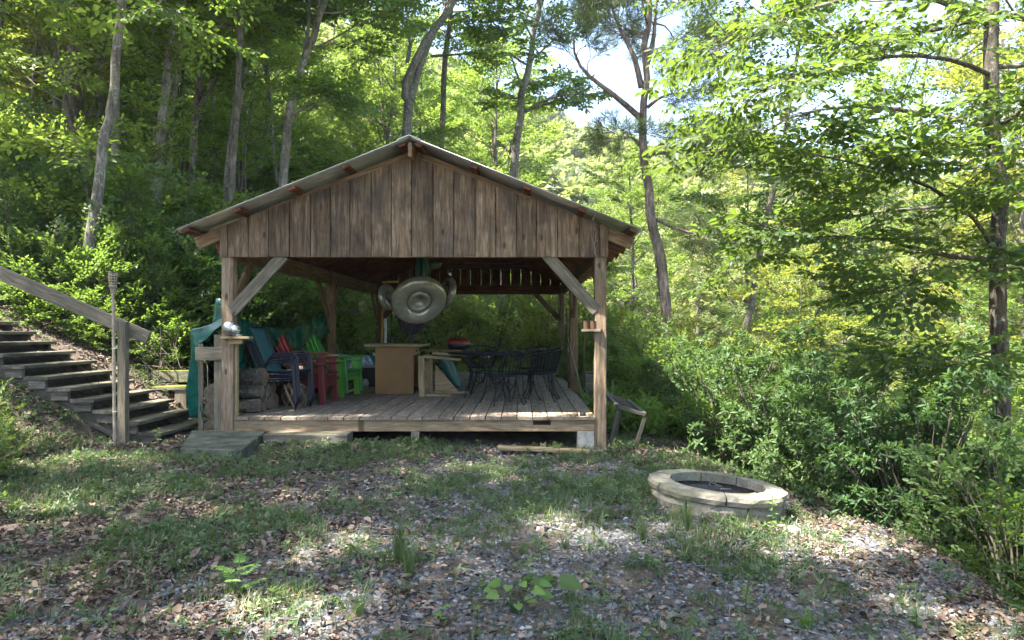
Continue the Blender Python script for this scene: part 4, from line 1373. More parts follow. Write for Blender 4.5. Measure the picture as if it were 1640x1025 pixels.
# ------------------------------------------------------------------ fire pit
FP = Vector((1.63, 6.10, -0.095))
tilt = Matrix.Rotation(R(4.6), 4, 'Y')
fpit = empty('fire_pit', FP, 'round stone fire pit with broad cap stones and ash inside', 'fire pit')
def arc_stone(name, a0, a1, r0, r1, z0, z1, seed, rough_=0.012):
    nA, nR, nZ = 9, 3, 3
    V, idx, Fs = [], {}, []
    def vid(i, j, k):
        if (i, j, k) not in idx:
            a = a0 + (a1 - a0)*i/(nA - 1)
            r_ = r0 + (r1 - r0)*j/(nR - 1)
            z = z0 + (z1 - z0)*k/(nZ - 1)
            q = Vector((math.cos(a)*r_*9 + seed, math.sin(a)*r_*9, z*14))
            r2 = r_
            if j == nR - 1:
                r2 += rough_*noise.noise(q)*1.6 + (0.012 if k == 1 else 0)
            if i in (0, nA-1) and j in (0, nR - 1):
                r2 -= 0.004*(1 if j else -1)
            z2 = z + rough_*0.35*noise.noise(q*1.3 + Vector((5, 5, 5)))
            if j == nR-1 and k == nZ-1:
                z2 -= 0.007
            idx[(i, j, k)] = len(V)
            V.append(tilt @ Vector((math.cos(a)*r2, math.sin(a)*r2, z2)))
        return idx[(i, j, k)]
    for i in range(nA-1):
        for j in range(nR-1):
            Fs.append((vid(i, j, nZ-1), vid(i, j+1, nZ-1), vid(i+1, j+1, nZ-1), vid(i+1, j, nZ-1)))
            Fs.append((vid(i, j, 0), vid(i+1, j, 0), vid(i+1, j+1, 0), vid(i, j+1, 0)))
        for k in range(nZ-1):
            Fs.append((vid(i, nR-1, k), vid(i+1, nR-1, k), vid(i+1, nR-1, k+1), vid(i, nR-1, k+1)))
            Fs.append((vid(i, 0, k), vid(i, 0, k+1), vid(i+1, 0, k+1), vid(i+1, 0, k)))
    for i, fl in ((0, False), (nA-1, True)):
        for j in range(nR-1):
            for k in range(nZ-1):
                q = (vid(i, j, k), vid(i, j+1, k), vid(i, j+1, k+1), vid(i, j, k+1))
                Fs.append(q if not fl else q[::-1])
    me = pymesh(name, V, Fs)
    me.materials.append(M['stone'])
    me.materials.append(M['soot'])
    if name == 'wall_stone':
        for pg in me.polygons:
            if all(math.hypot(*(tilt.inverted() @ me.vertices[i].co).xy) < r0 + 0.02 for i in pg.vertices):
                pg.material_index = 1
    link(name, me, None, fpit)
angs = [200, 262, 318, 366, 410, 455, 510, 560]
for i in range(7):
    arc_stone('cap_stone', R(angs[i] + 0.7), R(angs[i+1] - 0.7), 0.395, 0.560 + rnd.uniform(-.008, .008), 0.215, 0.288 + rnd.uniform(-.004, .004), i*3.1)
for lay, (za_, zb_) in enumerate(((0.105, 0.212), (-0.03, 0.102))):
    n = 7
    for i in range(n):
        a0 = 230 + 26*lay + i*360/n
        arc_stone('wall_stone', R(a0 + 0.8), R(a0 + 360/n - 0.8), 0.42, 0.540 - 0.008*lay, za_, zb_, 40 + i*2.3 + lay*19, 0.02)
MB().lathe([(0.001, 0.10), (0.2, 0.115), (0.419, 0.09)], 24, tilt).build('ash_bed', M['ash'], fpit)
for i, (x0, y0, x1, y1, z, rr_) in enumerate(((-0.20, 0.12, 0.16, 0.02, 0.18, 0.065), (-0.02, -0.1, 0.28, 0.04, 0.16, 0.05), (-0.30, -0.05, -0.05, 0.16, 0.15, 0.04))):
    o = MB().tube(interp_path([(x0, y0, z), ((x0+x1)/2, (y0+y1)/2 + .01, z+0.012), (x1, y1, z - 0.02)], 7), [rr_*(0.8 + 0.3*math.sin(k*2.0)**2) for k in range(7)], 9).build('charred_log', M['char'], None, FP, smooth=True)
    tag(o, ['thickest charred log lying across the fire pit', 'charred log at the right inside the fire pit', 'thin charred log at the left inside the fire pit'][i], 'log', 'burnt logs in the fire pit')
tw = MB()
for k in range(26):
    a = rnd.uniform(0, 6.28); r_ = rnd.uniform(0, 0.33)
    p = Vector((r_*math.cos(a), r_*math.sin(a), rnd.uniform(0.13, 0.22)))
    d = Vector((rnd.uniform(-1, 1), rnd.uniform(-1, 1), rnd.uniform(-.1, .3)))*0.14
    tw.tube([p - d, p + d*0.2 + Vector((0, 0, 0.01)), p + d], 0.004, 4)
tag(tw.build('kindling', M['deadtwig'], None, FP), 'loose dry twigs scattered inside the fire pit', kind='stuff')

# ------------------------------------------------------------------ foliage toolkit
def unit(a):
    return a/np.maximum(1e-9, np.linalg.norm(a, axis=-1, keepdims=True))


def leaves(P, D, Nn, L, W, hexa=False, fold=0.18, droop=0.12):
    """quads for leaves with base P, direction D, face normal Nn (all (n,3)); L, W (n,)"""
    n = len(P)
    D = unit(D)
    S = unit(np.cross(Nn, D))
    Nn = np.cross(D, S)
    L = L[:, None]
    W = W[:, None]
    if not hexa:
        V = np.stack([P, P + D*L*0.45 + S*W*0.5 + Nn*W*fold, P + D*L - Nn*L*droop, P + D*L*0.45 - S*W*0.5 + Nn*W*fold], 1)
        Q = np.arange(n*4).reshape(n, 4)
        return V.reshape(-1, 3), Q, 4
    V = np.stack([P, P + D*L*0.30 + S*W*0.46 + Nn*W*fold, P + D*L*0.68 + S*W*0.40 + Nn*(W*fold*0.8 - L*droop*0.4), P + D*L - Nn*L*droop,
                  P + D*L*0.68 - S*W*0.40 + Nn*(W*fold*0.8 - L*droop*0.4), P + D*L*0.30 - S*W*0.46 + Nn*W*fold], 1)
    b = (np.arange(n)*6)[:, None]
    Q = np.concatenate([b + np.array([[0, 1, 2, 3]]), b + np.array([[0, 3, 4, 5]])], 0)
    return V.reshape(-1, 3), Q, 6


def stem_quads(A, B, ra, rb):
    """thin three sided stems from A to B"""
    n = len(A)
    d = unit(B - A)
    ref = np.tile(np.array([[0.31, 0.2, 0.93]]), (n, 1))
    s = unit(np.cross(d, ref))
    t = np.cross(d, s)
    ring = []
    for base, r in ((A, ra), (B, rb)):
        for k in range(3):
            a = 2*math.pi*k/3
            ring.append(base + (s*math.cos(a) + t*math.sin(a))*r)
    V = np.stack(ring, 1).reshape(-1, 3)
    b = (np.arange(n)*6)[:, None]
    Q = np.concatenate([b + np.array([[k, (k+1) % 3, 3 + (k+1) % 3, 3 + k]]) for k in range(3)], 0)
    return V, Q


def spray(seed, L=1.0, leaf=0.16, width=0.5, n_side=5, per=5, flat=0.35, hexa=False, kind='broad', stem=0.008):
    """a leafy branchlet along +X, leaves lying roughly level"""
    g = np.random.default_rng(seed)
    A, B, P, D, NN, LL = [], [], [], [], [], []
    def run(o, d, ln, k, sc=1.0):
        end = o + d*ln
        A.append(o); B.append(end)
        side = np.cross([0, 0, 1.0], d); side /= np.linalg.norm(side) + 1e-9
        for i in range(k):
            f = 0.2 + 0.8*(i + g.uniform(0, 0.5))/k
            sgn = 1 if i % 2 else -1
            p = o + d*ln*f + np.array([0, 0, g.normal(0, 0.012)])*L
            dd = d*g.uniform(0.35, 0.9) + side*sgn*g.uniform(0.5, 1.0) + np.array([0, 0, g.normal(-0.12, 0.3)])
            P.append(p); D.append(dd)
            NN.append(np.array([g.normal(0, flat), g.normal(0, flat), 1.0]))
            LL.append(leaf*sc*g.uniform(0.65, 1.15))
        P.append(end); D.append(d + g.normal(0, 0.15, 3)); NN.append(np.array([g.normal(0, flat), g.normal(0, flat), 1.0])); LL.append(leaf*sc)
    if kind == 'broad':
        run(np.zeros(3), np.array([1.0, 0, -0.04]), L, per + 3)
        for i in range(n_side):
            f = 0.12 + 0.75*i/n_side
            sgn = 1 if i % 2 else -1
            d = np.array([math.cos(0.85), sgn*math.sin(0.85), g.normal(-0.03, 0.16)])
            run(np.array([f*L, 0, -0.04*f*L]), d, L*0.48*(1.1 - 0.6*f), per)
    elif kind == 'whorl':                          # laurel: long leaves in rosettes at the stem ends
        ends = [(np.zeros(3), np.array([1.0, 0, 0.1]), L)]
        for i in range(n_side):
            a = 2.4*i
            d = np.array([0.75, 0.6*math.cos(a), 0.6*math.sin(a)])
            ends.append((np.array([L*(0.25 + 0.1*i), 0, 0.02]), d, L*g.uniform(0.3, 0.5)))
        for o, d, ln in ends:
            d = d/np.linalg.norm(d)
            e = o + d*ln
            A.append(o); B.append(e)
            s = np.cross(d, [0.1, 0.2, 0.95]); s /= np.linalg.norm(s)
            t = np.cross(d, s)
            for k in range(per + 3):
                a = 2*math.pi*k/(per + 3)*2.02 + g.uniform(-.3, .3)
                out = s*math.cos(a) + t*math.sin(a)
                dd = out + d*g.uniform(0.15, 0.9) + np.array([0, 0, -0.1])
                P.append(e - d*ln*g.uniform(0, 0.35)); D.append(dd); NN.append(d*1.0 + np.array([0, 0, 0.5]) + g.normal(0, 0.15, 3)); LL.append(leaf*g.uniform(0.7, 1.1))
    elif kind == 'needle':                         # pine: tufts of long thin needles at the twig ends
        ends = [(np.zeros(3), np.array([1.0, 0, 0.15]), L)]
        for i in range(n_side):
            a = 2.4*i
            d = np.array([0.8, 0.6*math.cos(a), 0.45*math.sin(a) + 0.15])
            ends.append((np.array([L*(0.2 + 0.12*i), 0, 0.02]), d, L*g.uniform(0.3, 0.5)))
        for o, d, ln in ends:
            d = d/np.linalg.norm(d)
            e = o + d*ln
            A.append(o); B.append(e)
            for k in range(per):
                dd = d*0.8 + g.normal(0, 0.55, 3)
                P.append(e - d*ln*g.uniform(0, 0.35)); D.append(dd); NN.append(g.normal(0, 1, 3)); LL.append(leaf*g.uniform(0.8, 1.1))
    P, D, NN, LL = map(np.array, (P, D, NN, LL))
    LV, LQ, kk = leaves(P, D, NN, LL, LL*width, hexa)
    SV, SQ = stem_quads(np.array(A), np.array(B), stem, stem*0.45)
    nl = len(P)
    tone = np.repeat(g.uniform(0, 1, nl), kk)
    return LV, LQ, tone, SV, SQ


def crown(name, mats, T, pos, dirs, scale, seed, up=None, toneshift=0.0):
    """one mesh of many sprays; T is a list of templates"""
    g = np.random.default_rng(seed)
    pos = np.asarray(pos); dirs = unit(np.asarray(dirs)); scale = np.asarray(scale)
    which = g.integers(0, len(T), len(pos))
    VV, QQ, TT, MM = [], [], [], []
    off = 0
    for w, (LV, LQ, tone, SV, SQ) in enumerate(T):
        m = which == w
        K = int(m.sum())
        if K == 0:
            continue
        d = dirs[m]; p = pos[m]; s = scale[m]
        upv = np.tile(np.array([[0, 0, 1.0]]), (K, 1)) + g.normal(0, 0.22, (K, 3))
        y = unit(np.cross(upv, d)); z = np.cross(d, y)
        Rm = np.stack([d, y, z], -1)                                    # (K,3,3)
        for V, Q, isleaf in ((LV, LQ, 1), (SV, SQ, 0)):
            W = np.einsum('kij,vj->kvi', Rm, V)*s[:, None, None] + p[:, None, :]
            nv = len(V)
            q = (Q[None] + (np.arange(K)*nv)[:, None, None]).reshape(-1, 4) + off
            VV.append(W.reshape(-1, 3)); QQ.append(q)
            if isleaf:
                st = g.uniform(0, 1, K)[:, None]
                TT.append(np.clip(0.45*tone[None] + 0.5*st + toneshift, 0, 1).reshape(-1))
            else:
                TT.append(np.zeros(K*nv))
            MM.append(np.full(len(q), 0 if isleaf else 1))
            off += K*nv
    me = qmesh(name, np.concatenate(VV), np.concatenate(QQ), np.concatenate(TT), np.concatenate(MM))
    for mm in mats:
        me.materials.append(mm)
    return me


T_far = [spray(100 + i, 1.0, 0.155, 0.62, 6, 6, 0.55) for i in range(4)]
T_mid = [spray(110 + i, 1.0, 0.165, 0.58, 6, 5, 0.40) for i in range(5)]
T_near = [spray(120 + i, 1.0, 0.17, 0.55, 5, 5, 0.65, hexa=True, stem=0.006) for i in range(5)]
T_oak = [spray(140 + i, 1.0, 0.23, 0.52, 5, 5, 0.6, hexa=True, stem=0.008) for i in range(4)]
T_whorl = [spray(130 + i, 1.0, 0.34, 0.30, 5, 5, 0.3, hexa=True, kind='whorl', stem=0.012) for i in range(4)]
T_needle = [spray(150 + i, 1.0, 0.42, 0.045, 6, 26, 0.3, kind='needle', stem=0.014) for i in range(3)]


def limb_path(g, start, d, L, n=6, lift=0.15, wig=0.12):
    pts = [np.array(start)]
    d = np.array(d, float); d /= np.linalg.norm(d)
    for i in range(n):
        d = d + g.normal(0, wig, 3) + np.array([0, 0, lift/n])
        d /= np.linalg.norm(d)
        pts.append(pts[-1] + d*L/n)
    return pts


def foliate(g, mb, path, r0, sprays, sp_len, sub=4, dens=1.0, bare=0.3, sides=5, sublen=0.4, lift=0.0, nsub_sprays=3):
    """adds a limb with sub limbs to mb and spray placements to the list"""
    n = len(path)
    L = sum(np.linalg.norm(path[i+1] - path[i]) for i in range(n-1))
    mb.tube([Vector(p) for p in path], [max(0.006, r0*(1 - 0.85*i/(n-1))) for i in range(n)], sides, cap=False)
    for k in range(sub):
        f = bare + (0.98 - bare)*(k + g.uniform(0, 0.9))/sub
        i = min(int(f*(n-1)), n-2)
        u = f*(n-1) - i
        p = path[i]*(1-u) + path[i+1]*u
        d = path[i+1] - path[i]
        d /= np.linalg.norm(d)
        side = np.cross(d, [0, 0, 1.0]); side /= np.linalg.norm(side) + 1e-9
        sg = 1 if k % 2 else -1
        dd = d*g.uniform(0.4, 1.0) + side*sg*g.uniform(0.5, 1.1) + np.array([0, 0, g.normal(0.05 + lift, 0.25)])
        sl = L*sublen*(1.15 - 0.7*f)*g.uniform(0.7, 1.2)
        sp = limb_path(g, p, dd, sl, 4, 0.05 + lift, 0.15)
        mb.tube([Vector(q) for q in sp], [max(0.004, r0*0.35*(1 - f*0.6)*(1 - 0.75*j/4)) for j in range(5)], 4, cap=False)
        m = max(1, int(nsub_sprays*dens))
        for j in range(m):
            t = 0.25 + 0.75*(j + g.uniform(0, 1))/m
            a = min(int(t*4), 3)
            q = sp[a]*(1 - (t*4 - a)) + sp[a+1]*(t*4 - a)
            sd_ = np.cross(dd, [0, 0, 1.0]); sd_ /= np.linalg.norm(sd_) + 1e-9
            dirn = dd/np.linalg.norm(dd)*g.uniform(0.3, 1) + sd_*(1 if j % 2 else -1)*g.uniform(0.2, 1.0) + np.array([0, 0, g.normal(-0.02, 0.28)])
            sprays.append((q, dirn, sp_len*g.uniform(0.7, 1.25)))
        sprays.append((sp[-1], dd, sp_len*g.uniform(0.8, 1.2)))
    sprays.append((path[-1], path[-1] - path[-2], sp_len))


def make_tree_meshes(seed, path, r0, r1, cbase, nl, spread, T, mats_leaf, bark, sp_len, dens=1.0, up=0.45, sub=5, sides=8, n=14, extra=None, top=True, toneshift=0.0, low_len=0.6, nss=3):
    """path in tree space; returns trunk mesh, crown mesh"""
    g = np.random.default_rng(seed)
    P = interp_path(path, n)
    P = [Vector((p.x + 0.25*r0*g.normal(), p.y + 0.25*r0*g.normal(), p.z)) if 0 < i < n-1 else p for i, p in enumerate(P)]
    mb = MB()
    rr = [r0*(1 - t) + r1*t for t in (i/(n-1) for i in range(n))]
    rr[0] *= 1.35
    rr[1] *= 1.06
    mb.tube(P, rr, sides, cap=False)
    sprays = []
    for i in range(nl):
        f = cbase + (0.98 - cbase)*(i + g.uniform(0, 0.6))/nl
        k = min(int(f*(n-1)), n-2)
        u = f*(n-1) - k
        p = np.array(P[k].lerp(P[k+1], u))
        az = 2.4*i + g.uniform(-0.5, 0.5)
        h = (f - cbase)/(1 - cbase)
        prof = low_len + (1 - low_len)*math.sin(min(1, h*1.6)*math.pi/2) if h < 0.6 else 1.0 - 0.62*(h - 0.6)/0.4
        L = spread*prof*g.uniform(0.75, 1.2)
        d = [math.cos(az), math.sin(az), up + 0.7*h*h]
        lp = limb_path(g, p, d, L, 6, 0.25, 0.10)
        foliate(g, mb, lp, (r0*(1-f) + r1*f)*0.42, sprays, sp_len, sub, dens, nsub_sprays=nss)
    if extra:
        for e in extra:
            lp = [np.array(q) for q in interp_path(e['path'], 9)]
            foliate(g, mb, lp, e['r'], sprays, e.get('sp', sp_len), e.get('sub', 6), e.get('dens', 1.0), e.get('bare', 0.25), 7, e.get('sublen', 0.35), nsub_sprays=e.get('nss', 3))
    if top:
        for k in range(4):
            sprays.append((np.array(P[-1]), g.normal(0, 1, 3) + np.array([0, 0, 0.6]), sp_len))
    tm = pymesh('trunk', mb.V, mb.F, True)
    tm.materials.append(bark)
    pos = np.array([s[0] for s in sprays]); dr = np.array([s[1] for s in sprays]); sc = np.array([s[2] for s in sprays])
    cm = crown('crown', [mats_leaf, M['twig']], T, pos, dr, sc, seed + 1, toneshift=toneshift)
    return tm, cm


def put_tree(name, loc, tm, cm, label, cat='tree', group=None, rz=0.0, s=1.0, leaf=None):
    t = empty(name, loc, label, cat, group, rz)
    t.scale = (s, s, s)
    link('trunk', tm, None, t)
    c = link('crown', cm, None, t)
    if leaf is not None:
        c.material_slots[0].link = 'OBJECT'
        c.material_slots[0].material = leaf
    return t


# ------------------------------------------------------------------ prototypes
def straight(h, lean, seed):
    g = np.random.default_rng(seed)
    pts = [(0, 0, -0.3)]
    x = y = 0
    for k in range(1, 6):
        x += lean[0]*h/5 + g.normal(0, 0.10)
        y += lean[1]*h/5 + g.normal(0, 0.10)
        pts.append((x, y, h*k/5))
    return pts
PB = [make_tree_meshes(200 + i, straight(15 + i, (0.03*(i-1), 0.02), 60 + i), 0.17 + 0.02*i, 0.03, 0.20 + 0.04*i, 22, 3.6, T_far, M['leaf'], M['bark'], 0.95, sub=4, nss=2) for i in range(4)]
PT = [make_tree_meshes(240 + i, straight(15 + i, (0.05*(i-1), 0.0), 80 + i), 0.075 + 0.015*i, 0.02, 0.50, 11, 2.7, T_far, M['leaf'], [M['bark'], M['barkpale'], M['barkpale']][i], 0.9, sub=4, nss=2) for i in range(3)]
PD = [make_tree_meshes(250 + i, straight(13.5 + i, (0.04*(i-1), 0.0), 90 + i), 0.12, 0.03, 0.42, 10, 3.1, T_far, M['leaf'], M['bark'], 0.8, sub=6, nss=4) for i in range(3)]  # clumped crowns with wide gaps, shaped for the added shade trees' dapples
PS = [make_tree_meshes(220 + i, straight(6.0 + i, (0.05, 0.03*i), 70 + i), 0.055, 0.01, 0.12, 15, 2.1, T_mid, M['leaf'], M['bark'], 0.72, up=0.22, sub=4, nss=2, low_len=0.8) for i in range(3)]


def shrub_mesh(seed, h, rad, T, m, sp_len, stems=9, nsp=150, flat=0.9):
    g = np.random.default_rng(seed)
    mb = MB()
    sprays = []
    for k in range(stems):
        a = 2*math.pi*k/stems + g.uniform(-.3, .3)
        r_ = rad*g.uniform(0.35, 0.95)
        top = np.array([r_*math.cos(a), r_*math.sin(a), h*g.uniform(0.65, 1.0)])
        path = [np.array([0.12*math.cos(a), 0.12*math.sin(a), -0.15]), top*np.array([0.35, 0.35, 0.45]), top*np.array([0.75, 0.75, 0.8]), top]
        mb.tube([Vector(p) for p in interp_path(path, 6)], [0.018, 0.016, 0.014, 0.011, 0.009, 0.006], 4, cap=False)
    for k in range(nsp):
        # points near the bush surface, thinner inside
        u = g.normal(0, 1, 3); u /= np.linalg.norm(u); u[2] = abs(u[2])*1.0
        rr_ = g.uniform(0.35, 1.0)**0.4
        lump = 1 + 0.22*math.sin(3*math.atan2(u[1], u[0]) + seed) + 0.12*g.normal()
        p = np.array([u[0]*rad*rr_*lump, u[1]*rad*rr_*lump, 0.08 + u[2]*h*rr_*lump])
        d = u*np.array([1, 1, 0.6]) + np.array([0, 0, 0.35]) + g.normal(0, 0.3, 3)
        sprays.append((p - unit(d)*sp_len*0.5, d, sp_len*g.uniform(0.7, 1.2)))
        if k % 5 == 0:
            mb.tube([Vector(p*0.4), Vector(p*0.75 + np.array([0, 0, .03])), Vector(p)], [0.009, 0.007, 0.004], 3, cap=False)
    tm = pymesh('stems', mb.V, mb.F, True)
    tm.materials.append(M['twig'])
    pos, dr, sc = (np.array([s[i] for s in sprays]) for i in range(3))
    cm = crown('foliage', [m, M['twig']], T, pos, dr, sc, seed + 1)
    return tm, cm
SL_ = [shrub_mesh(300 + i, 1.5 + 0.2*i, 1.05, T_whorl, M['laurel'], 0.28, nsp=340) for i in range(3)]
SB_ = [shrub_mesh(310 + i, 1.9 + 0.2*i, 1.15, T_near, M['leaf'], 0.46, nsp=230) for i in range(3)]
SM_ = [shrub_mesh(320 + i, 2.3, 1.4, T_mid, M['laurel'], 0.62, nsp=300) for i in range(2)]


def put_shrub(kind, x, y, label, s=1.0, group=None, leaf=None, dz=0.0, sz=1.0):
    tm, cm = kind
    t = empty('shrub', (x, y, hz(x, y) + dz), label, 'shrub', group, rnd.uniform(0, 6.28))
    t.scale = (s, s, s*sz)
    link('stems', tm, None, t)
    c = link('foliage', cm, None, t)
    if leaf is not None:
        c.material_slots[0].link = 'OBJECT'
        c.material_slots[0].material = leaf
    return t


# ------------------------------------------------------------------ the trees one can tell apart
def feature(name, label, y, pix, height, r0, r1, seed, cbase, nl, spread, leaf='leaf', bark='bark', T=None, sp=0.8, extra=None, base=None, up=0.35, sub=5, dens=1.0, ydrift=0.0, toneshift=0.0, nss=3, low_len=0.6, xlean=None):
    """trunk runs through the pixels pix (bottom to top) at distance y, then on up to height"""
    pts = [PX(u, v, y + ydrift*i) for i, (u, v) in enumerate(pix)]
    b = pts[0] + (pts[0] - pts[1]).normalized()*0.2
    d0 = (pts[0] - pts[1]); d0.normalize()
    # run down to the ground
    k = 0
    while pts[0].z > hz(pts[0].x, pts[0].y) + 0.05 and k < 60:
        pts[0] = pts[0] + Vector((d0.x*0.15, 0, -0.15))
        k += 1
    base = Vector((pts[0].x, pts[0].y, hz(pts[0].x, pts[0].y)))
    d = (pts[-1] - pts[-2]).normalized()
    while pts[-1].z < height:
        d = (d + Vector((0.0, 0, 0.25))).normalized()
        pts.append(pts[-1] + d*2.4)
    P = [p - base for p in pts]
    P[0] = P[0] - Vector((0, 0, 0.15))
    ex = None
    if extra:
        ex = []
        for e in extra:
            e = dict(e)
            e['path'] = [PX(u, v, yy) - base for u, v, yy in e['pix']]
            ex.append(e)
    tm, cm = make_tree_meshes(seed, P, r0, r1, cbase, nl, spread, T or T_mid, M[leaf], M[bark], sp, up=up, sub=sub, dens=dens, n=18, extra=ex, toneshift=toneshift, nss=nss, low_len=low_len)
    return put_tree(name, base, tm, cm, label)


feature('leaning_tree', 'nearest grey lichened trunk on the left bank, leaning right, over the stairs', 11.0, [(150, 345), (168, 230), (178, 160), (197, 0)], 13, 0.085, 0.04, 401, 0.45, 16, 3.2, bark='barkpale')
feature('straight_tree', 'thick dark furrowed trunk standing upright far left on the bank', 15.5, [(124, 290), (128, 150), (133, 0)], 17, 0.175, 0.06, 402, 0.42, 18, 3.8, bark='barkdark')
feature('slim_tree', 'slim dark trunk just right of the thick upright one on the left bank', 18, [(158, 300), (161, 150), (166, 0)], 16, 0.08, 0.03, 403, 0.4, 16, 3.0, bark='bark')
feature('pale_tree', 'pale grey trunk with a dark scar left of the pavilion roof', 14, [(248, 320), (258, 200), (271, 90), (287, 0)], 15, 0.095, 0.035, 404, 0.42, 16, 3.2, bark='barkpale')
feature('slim_tree', 'slim brown trunk with a long arm rising to the right, left of the roof', 17, [(308, 300), (318, 170), (336, 0)], 16, 0.095, 0.035, 405, 0.40, 16, 3.4, bark='bark',
        extra=[dict(pix=[(322, 165, 17), (350, 120, 16.8), (365, 70, 16.6), (405, 5, 16.4)], r=0.05, bare=0.5), dict(pix=[(316, 175, 17), (330, 150, 16.8), (350, 100, 16.4)], r=0.045, bare=0.6)])
feature('crooked_tree', 'crooked mottled trunk above the left eave of the roof', 17, [(368, 290), (378, 190), (398, 80), (415, 0)], 16, 0.115, 0.04, 406, 0.42, 16, 3.4, bark='barkpale')
feature('forked_tree', 'grey trunk forking above the left roof slope', 15, [(453, 300), (458, 210), (478, 140), (492, 80), (522, 0)], 15, 0.10, 0.035, 407, 0.42, 15, 3.2, bark='barkpale',
        extra=[dict(pix=[(486, 98, 15), (492, 60, 15.1), (496, 0, 15.2), (492, -80, 15.3)], r=0.055, bare=0.6), dict(pix=[(470, 185, 15), (490, 170, 14.8), (515, 162, 14.5), (535, 157, 14.2)], r=0.035, bare=0.4)])
feature('forked_tree', 'big forked lichened tree rising straight behind the roof ridge', 20.5, [(657, 330), (655, 215), (652, 150), (664, 95), (728, -5)], 18, 0.15, 0.05, 408, 0.5, 11, 4.2, bark='barkpale',
        extra=[dict(pix=[(658, 160, 20.5), (672, 110, 20.6), (690, 65, 20.8), (716, 8, 21), (735, -60, 21)], r=0.12, bare=0.6, sub=8), dict(pix=[(652, 100, 20.5), (657, 60, 20.4), (640, 20, 20.2), (625, -40, 20)], r=0.06, bare=0.4, sub=7),
               dict(pix=[(655, 213, 20.5), (668, 214, 20.3), (684, 212, 20.1)], r=0.03, bare=0.8, sub=2), dict(pix=[(690, 90, 20.8), (720, 88, 20.6), (750, 86, 20.4), (780, 80, 20.2)], r=0.045, bare=0.3)])
feature('slim_tree', 'slender grey trunk behind the right side of the ridge', 23, [(703, 300), (708, 200), (716, 80), (724, 0)], 17, 0.10, 0.04, 409, 0.35, 18, 3.6, bark='bark', leaf='leafdeep')
feature('pale_tree', 'pale trunk seen under the beam and above the right roof slope, yellow leaves', 24, [(797, 556), (803, 460), (824, 275), (834, 180), (850, 90), (862, 15)], 15, 0.17, 0.05, 410, 0.42, 20, 3.2, leaf='leafdeep', bark='barkpale', dens=0.8, T=T_oak, sp=0.7,
        extra=[dict(pix=[(843, 178, 24), (870, 162, 23.8), (905, 152, 23.6), (945, 150, 23.4)], r=0.06, bare=0.2, sub=5)], toneshift=0.12)
# the pine
feature('pine_tree', 'tall bare trunked pine against the sky right of the pavilion', 16, [(1064, 478), (1056, 420), (1042, 350), (1035, 280), (1030, 200), (1030, 150), (1036, 60), (1040, 0)], 12, 0.125, 0.04, 411, 0.62, 11, 2.6, leaf='needle', bark='barkpine', T=T_needle, sp=0.62, up=0.3, sub=4, nss=2,
        extra=[dict(pix=[(1024, 188, 16), (990, 158, 16), (960, 135, 15.9), (932, 110, 15.8), (918, 75, 15.7), (925, 40, 15.6)], r=0.075, bare=0.45, sub=5, nss=1, sublen=0.2),
               dict(pix=[(1027, 140, 16), (1015, 90, 16), (995, 50, 16), (980, 10, 16), (972, -40, 16)], r=0.075, bare=0.3, sub=6, nss=2, sublen=0.25),
               dict(pix=[(1034, 110, 16), (1047, 60, 16.1), (1050, 10, 16.2), (1060, -50, 16.3)], r=0.07, bare=0.3, sub=5, nss=2, sublen=0.25),
               dict(pix=[(1037, 172, 16), (1055, 158, 15.8), (1075, 150, 15.6), (1100, 148, 15.5)], r=0.045, bare=0.4, sub=4, nss=1, sublen=0.3),
               dict(pix=[(1038, 250, 16), (1065, 228, 15.8), (1100, 212, 15.5), (1140, 215, 15.2), (1175, 232, 15)], r=0.065, bare=0.35, sub=8, nss=3, sublen=0.25),
               dict(pix=[(1038, 246, 16), (1080, 243, 16.2), (1120, 238, 16.4), (1160, 250, 16.6)], r=0.05, bare=0.4, sub=6, nss=2, sublen=0.25),
               dict(pix=[(1024, 232, 16), (1010, 220, 15.8), (988, 226, 15.6)], r=0.045, bare=0.4, sub=4, nss=2, sublen=0.35),
               dict(pix=[(1052, 352, 16), (1080, 365, 15.7), (1115, 375, 15.4), (1150, 392, 15.2)], r=0.04, bare=0.45, sub=6, nss=2, sublen=0.25)])
